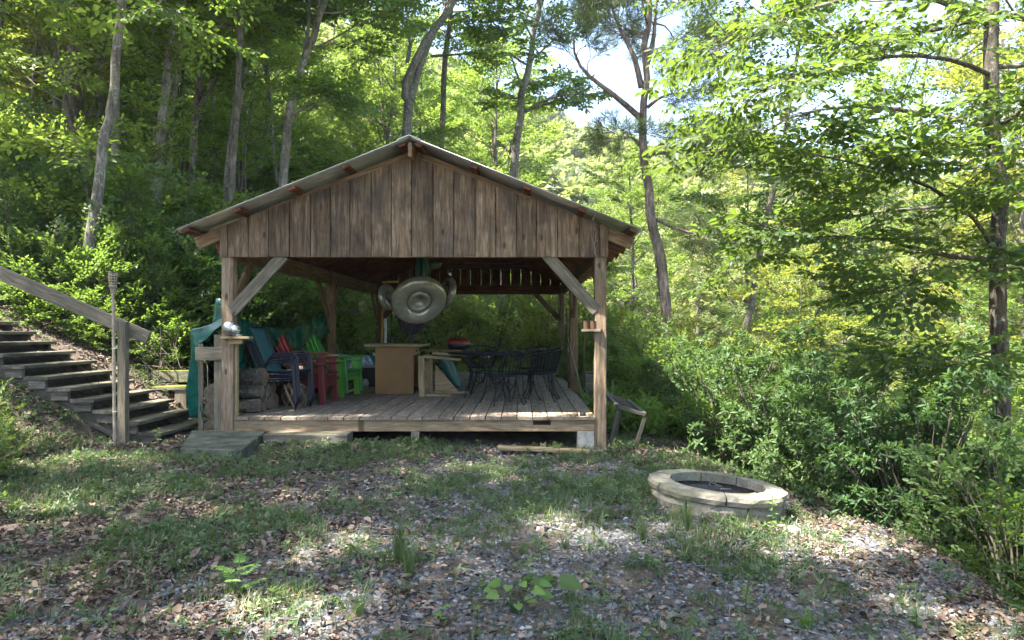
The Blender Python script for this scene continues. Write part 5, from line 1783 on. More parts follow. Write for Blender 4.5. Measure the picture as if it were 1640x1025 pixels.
# dark trunked tree at the right with its long level limbs
feature('dark_trunked_tree', 'dark straight trunk near the right edge with long level leafy limbs', 7.6, [(1601, 690), (1599, 560), (1597, 400), (1590, 200), (1583, 0)], 11, 0.088, 0.06, 412, 0.50, 12, 2.9, leaf='canopy', bark='barkdark', T=T_near, sp=0.56, up=0.15, sub=5,
        extra=[dict(pix=[(1590, 416, 7.6), (1520, 410, 7.5), (1470, 398, 7.4), (1420, 382, 7.3), (1395, 335, 7.2)], r=0.035, bare=0.25, sub=6, nss=2, sublen=0.4),
               dict(pix=[(1420, 384, 7.3), (1340, 378, 7.2), (1290, 380, 7.1), (1215, 360, 7.0)], r=0.014, bare=0.05, sub=7, nss=2, sublen=0.35),
               dict(pix=[(1500, 412, 7.5), (1470, 440, 7.3), (1440, 460, 7.2), (1400, 470, 7.0)], r=0.014, bare=0.1, sub=6, nss=3),
               dict(pix=[(1588, 395, 7.6), (1560, 350, 7.3), (1490, 300, 7.0), (1400, 270, 6.8), (1320, 250, 6.6)], r=0.028, bare=0.2, sub=10, nss=3, sublen=0.4),
               dict(pix=[(1590, 230, 7.6), (1500, 232, 7.4), (1400, 240, 7.2), (1290, 225, 7.0)], r=0.024, bare=0.15, sub=10, nss=3, sublen=0.4),
               dict(pix=[(1588, 120, 7.6), (1520, 95, 7.3), (1420, 90, 7.0), (1300, 110, 6.8), (1210, 150, 6.6)], r=0.028, bare=0.15, sub=10, nss=3, sublen=0.4),
               dict(pix=[(1585, 40, 7.6), (1500, 0, 7.4), (1380, -20, 7.2), (1260, 20, 7.0), (1160, 60, 6.9)], r=0.03, bare=0.15, sub=10, nss=3, sublen=0.4),
               dict(pix=[(1604, 410, 7.6), (1640, 425, 7.3), (1700, 440, 7.0)], r=0.03, bare=0.2, sub=5, nss=3),
               dict(pix=[(1600, 560, 7.6), (1560, 570, 7.4), (1500, 590, 7.2), (1440, 580, 7.0)], r=0.014, bare=0.2, sub=7, nss=3, sublen=0.4),
               dict(pix=[(1604, 200, 7.6), (1650, 170, 7.2), (1700, 160, 6.8)], r=0.03, bare=0.2, sub=6, nss=3),
               dict(pix=[(1602, 300, 7.6), (1640, 300, 6.9), (1660, 310, 6.2)], r=0.02, bare=0.1, sub=6, nss=3)])
feature('leaning_tree', 'slender trunk leaning right beyond the bushes, right of the pine', 17, [(1182, 560), (1205, 470), (1228, 350), (1250, 250)], 8.5, 0.095, 0.03, 413, 0.30, 14, 2.4, leaf='leafdeep', bark='bark', sp=0.7)
# crown reaching in from above, between the pine and the dark trunk
feature('overhanging_tree', 'leafy tree whose limbs hang down from the top right of the clearing', 9.5, [(1800, 600), (1790, 300), (1780, 40), (1770, -60)], 10, 0.11, 0.06, 414, 0.6, 8, 2.6, leaf='canopy', bark='bark', T=T_near, sp=0.52, up=0.1, sub=6,
        extra=[dict(pix=[(1780, 60, 9.5), (1500, 0, 9.3), (1380, -10, 9.0), (1240, 40, 8.8), (1130, 90, 8.6)], r=0.05, bare=0.1, sub=9, nss=3, sublen=0.45),
               dict(pix=[(1770, -60, 9.5), (1400, -110, 9.0), (1250, -90, 8.8), (1130, -20, 8.6)], r=0.05, bare=0.1, sub=9, nss=3, sublen=0.45),
               dict(pix=[(1790, 240, 9.5), (1520, 190, 9.2), (1380, 170, 9.0), (1260, 190, 8.9), (1180, 250, 8.8)], r=0.04, bare=0.1, sub=9, nss=2, sublen=0.4),
               dict(pix=[(1790, 300, 9.5), (1520, 330, 9.8), (1400, 340, 10), (1280, 360, 10), (1200, 400, 10)], r=0.03, bare=0.1, sub=6, nss=2, sublen=0.4)])

# ------------------------------------------------------------------ woods behind: shared meshes, one object per tree
COLS = [(-2000, 100, 'left of the thick upright trunk'), (100, 215, 'round the leaning lichened trunk'), (215, 300, 'beside the pale scarred trunk'), (300, 395, 'above the left eave'),
        (395, 480, 'around the crooked mottled trunk'), (480, 600, 'over the left roof slope'), (600, 700, 'behind the roof ridge'), (700, 800, 'over the upper right roof slope'), (800, 900, 'by the yellow leaved pale trunk'),
        (900, 1000, 'left of the pine'), (1000, 1090, 'behind the pine trunk'), (1090, 1180, 'just right of the pine'), (1180, 1300, 'behind the slender leaning trunk'), (1300, 1440, 'seen through the hanging limbs'), (1440, 1590, 'left of the dark trunk'), (1590, 4000, 'right of the dark trunk')]
ORD = [w + ' nearest' if w else 'nearest' for w in ['', 'second', 'third', 'fourth', 'fifth', 'sixth', 'seventh', 'eighth', 'ninth', 'tenth', 'eleventh', 'twelfth', 'thirteenth', 'fourteenth', 'fifteenth', 'sixteenth', 'seventeenth', 'eighteenth', 'nineteenth', 'twentieth', 'twenty first', 'twenty second', 'twenty third', 'twenty fourth', 'twenty fifth', 'twenty sixth']]
FILLED = []


def name_filled():
    """each tree of a wood is told apart by its column between landmarks and its depth there"""
    bins = {}
    for o, lab in FILLED:
        u = o.location.x/o.location.y*F + U0
        c = next(c for a, b, c in COLS if a <= u < b)
        bins.setdefault((lab, c), []).append(o)
    for (lab, c), os_ in bins.items():
        os_.sort(key=lambda o: o.location.y)
        for k, o in enumerate(os_):
            o['label'] = lab + ' ' + c if len(os_) == 1 else ORD[min(k, 25)] + ' ' + lab + ' ' + c


def wood_fill(name, n, region, protos, label, group, smin, smax, mind, leafs=None, cond=None, seed=1, cat='tree'):
    g = np.random.default_rng(seed)
    done = []
    tries = 0
    while len(done) < n and tries < 8000:
        tries += 1
        x = g.uniform(*region[0]); y = g.uniform(*region[1])
        if cond and not cond(x, y):
            continue
        if any((x-a)**2 + (y-b)**2 < mind**2 for a, b in done):
            continue
        done.append((x, y))
        i = int(g.integers(0, len(protos)))
        lf = leafs[int(g.integers(0, len(leafs)))] if leafs else None
        FILLED.append((put_tree(name, (x, y, hz(x, y)), protos[i][0], protos[i][1], label, cat, group, g.uniform(0, 6.28), g.uniform(smin, smax), lf), label))
    return done


def seen(x, y, m=3.0):
    return abs(x/y) < 0.80 + m/y


wood_fill('woodland_tree', 24, ((-44, -5.5), (16, 52)), PB, 'tall tree of the bank woods', 'trees deep in the woods on the left bank', 0.8, 1.15, 4.0,
          [M['leaf'], M['leaf'], M['leafdeep']], lambda x, y: seen(x, y) and x < -5.5 - 0.0*y and not (y < 31 and x > -11.5), seed=11)
wood_fill('woodland_sapling', 54, ((-30, -5.2), (12.5, 40)), PS, 'young understorey tree of the bank', 'young trees under the big ones on the left bank', 0.6, 1.15, 2.2,
          [M['leaf'], M['leafyel'], M['leaf']], lambda x, y: seen(x, y) and not (x > -6.2 and y < 19.5) and not (x > -8.5 and 14 < y < 30), seed=12)
wood_fill('slim_woodland_tree', 34, ((-22, -5.5), (13.5, 30)), PT, 'slim high crowned tree of the bank', 'slim high crowned trees on the left bank', 0.8, 1.15, 2.0,
          [M['leaf'], M['leafyel'], M['leafdeep']], lambda x, y: seen(x, y) and not (x > -9.5 and y > 15), seed=15)
wood_fill('woodland_tree', 14, ((-9, 1.0), (31, 60)), PB, 'tall tree beyond the pavilion', 'trees behind the pavilion', 0.75, 1.05, 3.6,
          [M['leaf'], M['leafdeep']], lambda x, y: (x/y)*F + U0 < 800, seed=13)
wood_fill('woodland_sapling', 9, ((-6, 2.0), (26, 42)), PS, 'young leafy tree beyond the pavilion', 'young trees behind the pavilion', 0.55, 0.95, 2.0,
          [M['leaf'], M['leafdeep']], lambda x, y: (x/y)*F + U0 < 860, seed=14)


def low_ok(x, y):
    return (x/y)*F + U0 > 880 and x > 2.6 and seen(x, y)


def low_fill(n, reg, protos, label, group, top, mind, seed, leafs, nh):
    g = np.random.default_rng(seed)
    done = []
    tries = 0
    while len(done) < n and tries < 6000:
        tries += 1
        x = g.uniform(*reg[0]); y = g.uniform(*reg[1])
        if not low_ok(x, y) or any((x-a)**2 + (y-b)**2 < mind**2 for a, b in done):
            continue
        z = hz(x, y)
        i = int(g.integers(0, len(protos)))
        hmax = CAMZ + top*y - z
        s = min(1.1, hmax/nh)*g.uniform(0.72, 1.0)
        if s < 0.25:
            continue
        done.append((x, y))
        FILLED.append((put_tree('valley_tree', (x, y, z), protos[i][0], protos[i][1], label, 'tree', group, g.uniform(0, 6.28), s, leafs[int(g.integers(0, len(leafs)))]), label))
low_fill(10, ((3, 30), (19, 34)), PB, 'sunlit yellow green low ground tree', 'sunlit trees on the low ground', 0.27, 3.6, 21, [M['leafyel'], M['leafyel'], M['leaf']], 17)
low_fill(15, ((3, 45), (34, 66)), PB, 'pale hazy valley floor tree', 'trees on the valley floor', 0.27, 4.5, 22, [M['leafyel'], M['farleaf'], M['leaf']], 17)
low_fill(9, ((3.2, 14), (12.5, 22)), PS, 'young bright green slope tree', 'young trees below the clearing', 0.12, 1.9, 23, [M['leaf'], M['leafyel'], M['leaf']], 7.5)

wood_fill('tall_valley_tree', 5, ((9, 26), (19, 33)), PB, 'tall bright tree on the low ground', 'tall trees on the low ground at the right', 0.9, 1.15, 2.6,
          [M['leafyel'], M['leaf'], M['leafyel']], lambda x, y: 1320 < (x/y)*F + U0 < 1720, seed=16)
name_filled()
# unseen trees added left of and behind the camera to throw dappled shade
for i, (x, y, s, k) in enumerate(((-9.2, 5.2, 0.95, 0), (-6.9, 1.2, 0.95, 1), (-2.0, 0.2, 0.9, 2), (2.6, -1.6, 0.9, 0), (-12.5, 9.5, 1.0, 1), (-5.7, 4.1, 0.85, 1))):
    put_tree('woodland_tree', (x, y, hz(x, y)), PD[k][0], PD[k][1], 'unseen tree added for its shade, ' + ['level with the stairs on the bank', 'on the bank beside the viewpoint', 'behind the viewpoint on its left', 'behind the viewpoint on its right', 'highest on the bank at the left', 'between the stairs and the viewpoint'][i], 'tree', 'unseen trees added for shade round the viewpoint', rz=i*1.3, s=s)

# ------------------------------------------------------------------ shrubs
sh = 'glossy leaved laurel bush on the edge of the drop right of the clearing'
for i, (x, y, s, k, lab) in enumerate((
        (2.75, 12.2, 0.95, 0, 'dark laurel bush behind the leaning steel stand'),
        (3.05, 10.6, 1.05, 1, 'broad laurel bush right of the leaning steel stand'),
        (3.30, 9.2, 1.00, 2, 'laurel bush with pale rosettes behind the fire pit'),
        (3.55, 8.0, 1.00, 0, 'laurel bush at the back right of the fire pit'),
        (4.6, 8.4, 1.15, 1, 'taller laurel bush in the second row behind the fire pit'),
        (3.70, 6.7, 0.85, 2, 'low laurel bush at the edge of the drop, right of the fire pit'),
        (4.6, 6.4, 1.0, 0, 'laurel bush under the dark trunk at the right edge'),
        (4.3, 10.4, 1.2, 2, 'tall laurel bush in the second row, beyond the fire pit'),
        (5.6, 7.2, 1.1, 1, 'laurel bush left of the foot of the dark trunk'),
        (5.8, 9.6, 1.25, 0, 'high laurel bush furthest down the slope'))):
    put_shrub(SL_[k], x, y, lab, s) if i not in (1, 4, 6) else put_shrub(SB_[k], x, y, lab.replace('laurel bush', 'small leaved bush'), s*0.85, leaf=M['leafdeep'])
for i, (x, y, s, k, lab) in enumerate((
        (3.75, 5.4, 0.72, 0, 'thin leaved shrub hanging over the gravel at the right'),
        (3.75, 4.35, 0.62, 1, 'thin leaved shrub at the lower right corner'),
        (3.05, 3.55, 0.38, 2, 'small leafy shrub cut by the lower right corner of the picture'),
        (4.7, 4.9, 0.95, 2, 'fuller leafy shrub behind the one at the lower right corner'))):
    put_shrub(SB_[k], x, y, lab, s, leaf=M['leafdeep'])
for i, (x, y, s, k, lf, lab) in enumerate((
        (2.7, 14.6, 1.0, 0, 'leaf', 'light green bush right of the far corner of the deck'),
        (1.9, 16.6, 0.95, 1, 'leaf', 'light green bush beside the right rear post'),
        (3.5, 16.2, 1.15, 2, 'leafyel', 'yellow green bush below the pine'),
        (4.4, 13.4, 1.2, 0, 'leaf', 'leafy bush on the slope behind the laurels'),
        (5.6, 12.0, 1.3, 1, 'leaf', 'big leafy bush on the slope left of the dark trunk'),
        (6.8, 10.6, 1.25, 2, 'leaf', 'leafy bush just behind the dark trunk'),
        (2.0, 20.4, 1.2, 0, 'leafyel', 'bright bush behind the right rear corner of the pavilion'),
        (0.6, 21.0, 1.25, 1, 'leafyel', 'bush seen under the rear beam, right of the pale trunk'),
        (-0.9, 21.3, 1.2, 2, 'leaf', 'bush seen under the rear beam above the iron chairs'),
        (-2.3, 20.9, 1.25, 0, 'leafyel', 'bush seen between the grill and the hanging float'),
        (-3.8, 20.6, 1.3, 1, 'leaf', 'bush behind the left rear post'))):
    put_shrub(SB_[k], x, y, lab, s, leaf=M[lf])
for i, (x, y, s, k, lf, lab) in enumerate((
        (-6.75, 11.0, 0.62, 0, 'leafdeep', 'dark bush hiding the foot of the leaning lichened trunk'),
        (-7.9, 11.3, 0.66, 1, 'laurel', 'dark bush above the upper stairs at the left edge'),
        (-5.7, 11.5, 0.66, 1, 'leafdeep', 'dark bush behind the torch head'),
        (-5.45, 12.4, 0.85, 0, 'laurel', 'dark bush on the bank just left of the front post'),
        (-6.3, 12.2, 0.95, 1, 'leafdeep', 'dark bush on the bank above the brush pile'),
        (-7.6, 12.6, 0.95, 0, 'leafdeep', 'dark bush on the bank above the handrail'),
        (-9.0, 12.9, 0.95, 1, 'laurel', 'dark bush on the bank at the left edge'),
        (-5.6, 14.4, 1.1, 1, 'leaf', 'green bush on the bank behind the left middle post'),
        (-7.0, 14.8, 1.1, 0, 'leaf', 'green bush high on the bank behind the handrail'),
        (-8.6, 15.2, 1.1, 1, 'leaf', 'green bush high on the bank under the thick trunk'),
        (-5.4, 17.2, 1.1, 0, 'leaf', 'green bush left of the rear half of the pavilion'),
        (-10.4, 14.0, 1.1, 0, 'leaf', 'green bush high on the bank at the far left'))):
    put_shrub(SM_[k], x, y, lab, s, leaf=M[lf])
for i, (x, y, s, k, lf, lab) in enumerate((
        (-4.9, 6.3, 0.30, 0, 'leaf', 'low leafy plant on the bank in front of the stairs'),
        (-5.4, 7.0, 0.35, 1, 'leaf', 'low leafy plant against the stair side at the left edge'),
        (-4.1, 5.2, 0.22, 2, 'leaf', 'small leafy plant at the left edge of the picture'),
        (-6.2, 10.6, 0.35, 0, 'leaf', 'small green plant among dead leaves above the stairs'),
        (-5.4, 11.0, 0.38, 2, 'leafdeep', 'small green plant behind the handrail post'))):
    put_shrub(SB_[k], x, y, lab, s, leaf=M[lf])

# bare dead branches on the bank beside the tarpaulin
br = MB()
g = np.random.default_rng(77)
for k in range(60):
    x0 = g.uniform(-5.6, -4.3); y0 = g.uniform(10.2, 11.4)
    p = np.array([x0, y0, hz(x0, y0) + g.uniform(0.0, 0.3)])
    d = np.array([g.uniform(-1.0, 0.1), g.uniform(-0.2, 0.5), g.uniform(0.0, 0.5)])
    L = g.uniform(0.5, 1.4)
    q = limb_path(g, p, d, L, 5, -0.1, 0.12)
    br.tube([Vector(v) for v in q], [0.008, 0.007, 0.006, 0.005, 0.004, 0.0025], 4, cap=False)
    for j in (2, 3, 4):
        e = q[j] + (g.normal(0, 0.13, 3))
        br.tube([Vector(q[j]), Vector(e)], [0.004, 0.002], 3, cap=False)
tag(br.build('dead_brush', M['twig']), 'tangle of bare dead twigs on the bank beside the tarpaulin', kind='stuff')
# bare pale branching twig shrub on the bank at the left
bs = MB()
p0 = PX(142, 330, 12.2)
q = limb_path(g, np.array(p0), [-0.25, 0, 1], 1.1, 5, 0.1, 0.12)
bs.tube([Vector(v) for v in q], [0.014, 0.012, 0.01, 0.008, 0.006, 0.004], 5, cap=False)
for j in range(1, 6):
    for s_ in (-1, 1):
        w = limb_path(g, q[j], [s_*0.8, g.normal(0, .3), 0.6], 0.45, 4, 0.1, 0.2)
        bs.tube([Vector(v) for v in w], [0.006, 0.005, 0.004, 0.003, 0.002], 4, cap=False)
bs.tube([Vector(q[0]), Vector(q[0]) + Vector((0.1, 0, -0.9))], [0.014, 0.016], 5, cap=False)
tag(bs.build('bare_bush', M['deadtwig']), 'pale leafless forked bush beside the leaning lichened trunk', 'shrub')

# ------------------------------------------------------------------ far wooded slopes (one mass)
g = np.random.default_rng(91)
pts = []
for _ in range(9000):
    x = g.uniform(-70, 190); y = g.uniform(60, 250)
    if abs(x/y) > 0.95:
        continue
    pts.append((x, y))
    if len(pts) >= 2200:
        break
pts = np.array(pts)
zz = H(pts[:, 0], pts[:, 1])
me = bpy.data.meshes.new('far_wood')
me.vertices.add(len(pts))
me.vertices.foreach_set('co', np.stack([pts[:, 0], pts[:, 1], zz], 1).astype(np.float32).ravel())
me.update()
fw = bpy.data.objects.new('far_wood', me)
COL.objects.link(fw)
tag(fw, 'hazy wooded hillside across the valley', kind='stuff')
g2 = np.random.default_rng(92)
fp_, fd, fs = [], [], []
for k in range(420):
    u = g2.normal(0, 1, 3); u /= np.linalg.norm(u); u[2] = abs(u[2])
    r_ = g2.uniform(0.5, 1)**0.5*(1 + 0.2*math.sin(4*u[0] + 3*u[1]))
    fp_.append([u[0]*3.6*r_, u[1]*3.6*r_, 3.0 + u[2]*7.0*r_]); fd.append(u*[1, 1, 0.4]); fs.append(g2.uniform(1.2, 2.0))
T_hill = [spray(160 + i, 1.0, 0.42, 0.7, 3, 3, 0.5) for i in range(3)]
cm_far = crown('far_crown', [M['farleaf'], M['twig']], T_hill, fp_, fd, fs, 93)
far0 = bpy.data.objects.new('valley_tree', None)
COL.objects.link(far0)
far0.location = (30, 62, hz(30, 62))
tag(far0, 'rounded tree at the foot of the far wooded slope', 'tree')
fc = link('crown', cm_far, None, far0)
mb = MB().tube([(0, 0, -0.2), (0.1, 0, 3), (0, 0.1, 7)], [0.2, 0.15, 0.08], 6)
mb.build('trunk', M['bark'], far0)
ng = bpy.data.node_groups.new('scatter_trees', 'GeometryNodeTree')
ng.interface.new_socket('Geometry', in_out='INPUT', socket_type='NodeSocketGeometry')
ng.interface.new_socket('Geometry', in_out='OUTPUT', socket_type='NodeSocketGeometry')
nn, nl_ = ng.nodes, ng.links
gi = nn.new('NodeGroupInput'); go = nn.new('NodeGroupOutput')
m2p = nn.new('GeometryNodeMeshToPoints')
iop = nn.new('GeometryNodeInstanceOnPoints')
oi = nn.new('GeometryNodeObjectInfo'); oi.inputs['Object'].default_value = fc
rs = nn.new('FunctionNodeRandomValue'); rs.data_type = 'FLOAT'; rs.inputs[2].default_value = 0.75; rs.inputs[3].default_value = 1.35
rz_ = nn.new('FunctionNodeRandomValue'); rz_.data_type = 'FLOAT'; rz_.inputs[2].default_value = 0; rz_.inputs[3].default_value = 6.28
rz_.inputs['Seed'].default_value = 3
cx = nn.new('ShaderNodeCombineXYZ')
nl_.new(gi.outputs[0], m2p.inputs[0]); nl_.new(m2p.outputs[0], iop.inputs['Points']); nl_.new(oi.outputs['Geometry'], iop.inputs['Instance'])
nl_.new(rs.outputs[1], iop.inputs['Scale']); nl_.new(rz_.outputs[1], cx.inputs[2]); nl_.new(cx.outputs[0], iop.inputs['Rotation'])
nl_.new(iop.outputs[0], go.inputs[0])
md = fw.modifiers.new('scatter', 'NODES')
md.node_group = ng

# ------------------------------------------------------------------ ground cover
def patch(x, y, s, f):
    """smooth 0..1 patches"""
    v = np.sin(x*f + s) * np.cos(y*f*1.1 - s*1.7) + 0.6*np.sin(x*f*2.3 - y*f*1.7 + s*2.1) + 0.4*np.sin(y*f*3.9 + x*f*3.1 + s)
    return 0.5 + 0.25*v


def scatter(n, seed, dens, xr=(-6.2, 3.4), yr=(2.9, 10.5), y_pow=1.0):
    g = np.random.default_rng(seed)
    out = []
    tot = 0
    while tot < n:
        m = n*2
        y = yr[0] + (yr[1] - yr[0])*g.uniform(0, 1, m)**y_pow
        x = g.uniform(xr[0], xr[1], m)
        ok = (np.abs((x*F/y + U0) - 820) < 900)
        # keep off the deck, slab, stairs and the fire pit
        ok &= ~((x > -3.8) & (x < 1.05) & (y > 9.25))
        ok &= ~((x > -3.72 - 0.35*(y - 7.8)) & (x < -3.0) & (y > 7.7) & (y < 9.0))
        ok &= ~((x > -3.15) & (x < -2.1) & (y > 8.65))
        ok &= ~((x < -4.25) & (y > 8.55) & (y < 9.98))
        ok &= ~(np.hypot(x - FP.x, y - FP.y) < 0.56)
        ok &= g.uniform(0, 1, m) < dens(x, y)
        out.append(np.stack([x[ok], y[ok]], 1))
        tot += int(ok.sum())
    P = np.concatenate(out)[:n]
    return P, g


def gravel_d(x, y):
    c = sstep(-3.0, -0.6, x + 0.25*np.sin(y*2.2))*1.0
    return np.clip(c*(0.35 + 0.9*patch(x, y, 1.3, 1.1))*sstep(0.15, 0.6, patch(x, y, 7.7, 5.2)) + 0.03, 0.03, 1)


def grass_d(x, y):
    left = 1 - sstep(-3.0, -0.8, x + 0.3*np.sin(y*1.7))*0.36
    p = patch(x, y, 4.4, 1.5)
    a = left*sstep(0.42, 0.62, p)*1.0*sstep(4.2, 5.5, y)
    b = sstep(0.58, 0.85, p)*0.6
    ring = np.exp(-((np.hypot(x - FP.x, y - FP.y) - 0.75)/0.25)**2)*0.6
    edge = np.exp(-((y - 8.4)/0.4)**2)*np.exp(-((x - 0.9)/0.6)**2)*0.8
    e2 = np.exp(-((y - 8.1)/0.6)**2)*np.exp(-((x + 2.4)/0.8)**2)*0.45
    e2 = e2 + 0.9*np.exp(-((y - 7.45)/0.22)**2)*np.exp(-((x + 3.4)/0.5)**2)
    e3 = 0.5*sstep(-0.2, 0.8, x)*np.exp(-((y - 6.3)/1.1)**2)*sstep(0.3, 0.6, p)
    tr = 1 - 0.85*sstep(1.6, 2.6, x)*(1 - sstep(7, 9, y))
    return np.clip((a + b + ring + edge + e2 + e3 + 0.10*patch(x, y, 2.2, 2.6) + 0.04)*tr, 0, 1)


def place_z(P, lift=0.0):
    return H(P[:, 0], P[:, 1]) + lift


# gravel chips
P, g = scatter(62000, 501, gravel_d, y_pow=1.5)
n = len(P)
sz = np.exp(g.normal(math.log(0.0115), 0.42, n)).clip(0.005, 0.028)
base = np.array([[-1, -0.7, -0.22], [1, -0.6, -0.22], [0.9, 0.7, -0.22], [-0.8, 0.8, -0.22], [-0.6, -0.5, 0.28], [0.7, -0.35, 0.2], [0.55, 0.5, 0.28], [-0.6, 0.45, 0.2]])
V = base[None]*(1 + g.normal(0, 0.2, (n, 8, 3)))*sz[:, None, None]
a = g.uniform(0, 6.28, n); tl = g.normal(0, 0.35, n)
ca, sa = np.cos(a)[:, None], np.sin(a)[:, None]
ct, st_ = np.cos(tl)[:, None], np.sin(tl)[:, None]
x1 = V[..., 0]*ct - V[..., 2]*st_
z1 = V[..., 0]*st_ + V[..., 2]*ct
V = np.stack([x1*ca - V[..., 1]*sa, x1*sa + V[..., 1]*ca, z1], -1)
V += np.stack([P[:, 0], P[:, 1], place_z(P, 0.004)], 1)[:, None, :]
fq = np.array([[4, 5, 6, 7], [0, 1, 5, 4], [1, 2, 6, 5], [2, 3, 7, 6], [3, 0, 4, 7]])
Qg = (fq[None] + (np.arange(n)*8)[:, None, None]).reshape(-1, 4)
tone = np.repeat(g.uniform(0, 1, n)**1.6, 8)
o = link('gravel', qmesh('gravel', V.reshape(-1, 3), Qg, tone), M['gravel'])
tag(o, 'blue grey slate gravel spread over the clearing', kind='stuff')

# dead leaves
def litter_d(x, y):
    return np.clip(0.25 + 0.75*(1 - sstep(-2.6, 0.2, x)) + 0.5*sstep(1.2, 2.4, x) + 0.5*patch(x, y, 8.1, 1.8) - 0.35, 0.12, 1)*(0.25 + 0.75*sstep(0.3, 0.62, patch(x, y, 3.3, 4.6)))
P, g = scatter(38000, 502, litter_d, y_pow=1.35)
P2, _ = scatter(9000, 503, lambda x, y: np.clip(sstep(-3.9, -4.4, x)*0 + (x < -4.3)*1.0 + (x > 1.1)*0.6, 0, 1), xr=(-9, 3.6), yr=(8, 13))
P = np.concatenate([P, P2])
n = len(P)
L = np.exp(g.normal(math.log(0.03), 0.36, n)).clip(0.012, 0.09)*np.where(P[:, 1] > 8, 1.2, 1.0)
D = np.stack([g.normal(0, 1, n), g.normal(0, 1, n), g.normal(0.05, 0.28, n)], 1)
NN = np.stack([g.normal(0, 0.42, n), g.normal(0, 0.42, n), np.ones(n)], 1)
LV, LQ, kk = leaves(np.stack([P[:, 0], P[:, 1], place_z(P, 0.0) + g.uniform(0.008, 0.026, n)], 1), D, NN, L, L*g.uniform(0.4, 0.75, n), True, fold=0.35, droop=-0.1)
o = link('leaf_litter', qmesh('leaf_litter', LV, LQ, np.repeat(g.uniform(0, 1, n), kk)), M['litter'])
tag(o, 'brown and grey dead leaves covering the forest floor', kind='stuff')

# grass
P, g = scatter(4000, 504, grass_d, y_pow=1.3)
per = 16
n = len(P)*per
C = np.repeat(P, per, 0) + g.normal(0, 0.035, (n, 2))
hh = np.repeat(g.uniform(0.03, 0.10, len(P)), per)*g.uniform(0.5, 1.3, n)
a = g.uniform(0, 6.28, n)
out = np.stack([np.cos(a), np.sin(a)], 1)
lean = g.uniform(0.15, 1.0, n)[:, None]
b0 = np.concatenate([C, H(C[:, 0], C[:, 1])[:, None]], 1)
w = g.uniform(0.0012, 0.0028, n)[:, None]
sd3 = np.stack([-out[:, 1], out[:, 0], np.zeros(n)], 1)
o3 = np.concatenate([out, np.zeros((n, 1))], 1)
up3 = np.array([[0, 0, 1.0]])
mid = b0 + up3*hh[:, None]*0.6 + o3*hh[:, None]*0.30*lean
tip = b0 + up3*hh[:, None]*(1.0 - 0.25*lean) + o3*hh[:, None]*0.95*lean
V = np.stack([b0 - sd3*w, b0 + sd3*w, mid + sd3*w*0.9, mid - sd3*w*0.9, tip + sd3*w*0.2, tip - sd3*w*0.2], 1)
bq = (np.arange(n)*6)[:, None]
Qg = np.concatenate([bq + np.array([[0, 1, 2, 3]]), bq + np.array([[3, 2, 4, 5]])], 0)
o = link('grass', qmesh('grass', V.reshape(-1, 3), Qg, np.repeat(g.uniform(0, 1, n), 6)), M['grass'])
tag(o, 'thin woodland grass growing in patches over leaves and gravel', kind='stuff')

# small ground plants
T_weed = [spray(170 + i, 1.0, 0.36, 0.42, 2, 4, 0.4, hexa=True, stem=0.012) for i in range(4)]
P, g = scatter(2400, 505, lambda x, y: np.clip(grass_d(x, y)*0.9 + 0.05, 0, 1), y_pow=1.2)
Pb, _ = scatter(500, 506, lambda x, y: np.clip((x < -4.3)*0.9 + (x > 1.2)*0.8, 0, 1), xr=(-8, 3.4), yr=(8, 13))
P = np.concatenate([P, Pb])
n = len(P)
a = g.uniform(0, 6.28, n)
d = np.stack([np.cos(a), np.sin(a), g.uniform(0.3, 1.5, n)], 1)
me = crown('low_weeds', [M['grass'], M['twig']], T_weed, np.stack([P[:, 0], P[:, 1], place_z(P, 0.005)], 1), d, g.uniform(0.05, 0.13, n), 508)
o = link('low_weeds', me, None)
tag(o, 'small green weeds and seedlings among the dead leaves', kind='stuff')
# weeds and grass behind and beside the pavilion
T_fern = [spray(180 + i, 1.0, 0.30, 0.35, 2, 8, 0.4, stem=0.01) for i in range(3)]
g = np.random.default_rng(509)
q = np.concatenate([np.stack([g.uniform(-5, 3, 900), g.uniform(18.6, 23, 900)], 1), np.stack([g.uniform(1.2, 2.4, 700), g.uniform(10.5, 18.5, 700)], 1)])
n = len(q)
a = g.uniform(0, 6.28, n)
me = crown('rough_grass', [M['weed'], M['twig']], T_fern, np.stack([q[:, 0], q[:, 1], H(q[:, 0], q[:, 1])], 1), np.stack([np.cos(a), np.sin(a), g.uniform(0.8, 2.5, n)], 1), g.uniform(0.2, 0.55, n), 510)
o = link('rough_growth', me, None)
tag(o, 'tall bright green herbs growing behind and beside the pavilion', kind='stuff')

# fallen twigs
tw = MB()
for k in range(150):
    y = rnd.uniform(3.2, 9)
    x = rnd.uniform(-0.72*y, min(2.6, 0.7*y))
    if math.hypot(x - FP.x, y - FP.y) < 0.65 or (x < -2 and y > 7.5):
        continue
    L = rnd.uniform(0.08, 0.32)
    a = rnd.uniform(0, 3.14)
    pp = [Vector((x + L*(t-0.5)*math.cos(a) + rnd.uniform(-.01, .01), y + L*(t-0.5)*math.sin(a) + rnd.uniform(-.01, .01), 0)) for t in (0, .33, .66, 1)]
    for p in pp:
        p.z = hz(p.x, p.y) + 0.016
    tw.tube(pp, [0.004, 0.0035, 0.003, 0.0018], 4, cap=False)
tag(tw.build('fallen_twigs', M['deadtwig']), 'thin dead twigs scattered on the clearing floor', kind='stuff')
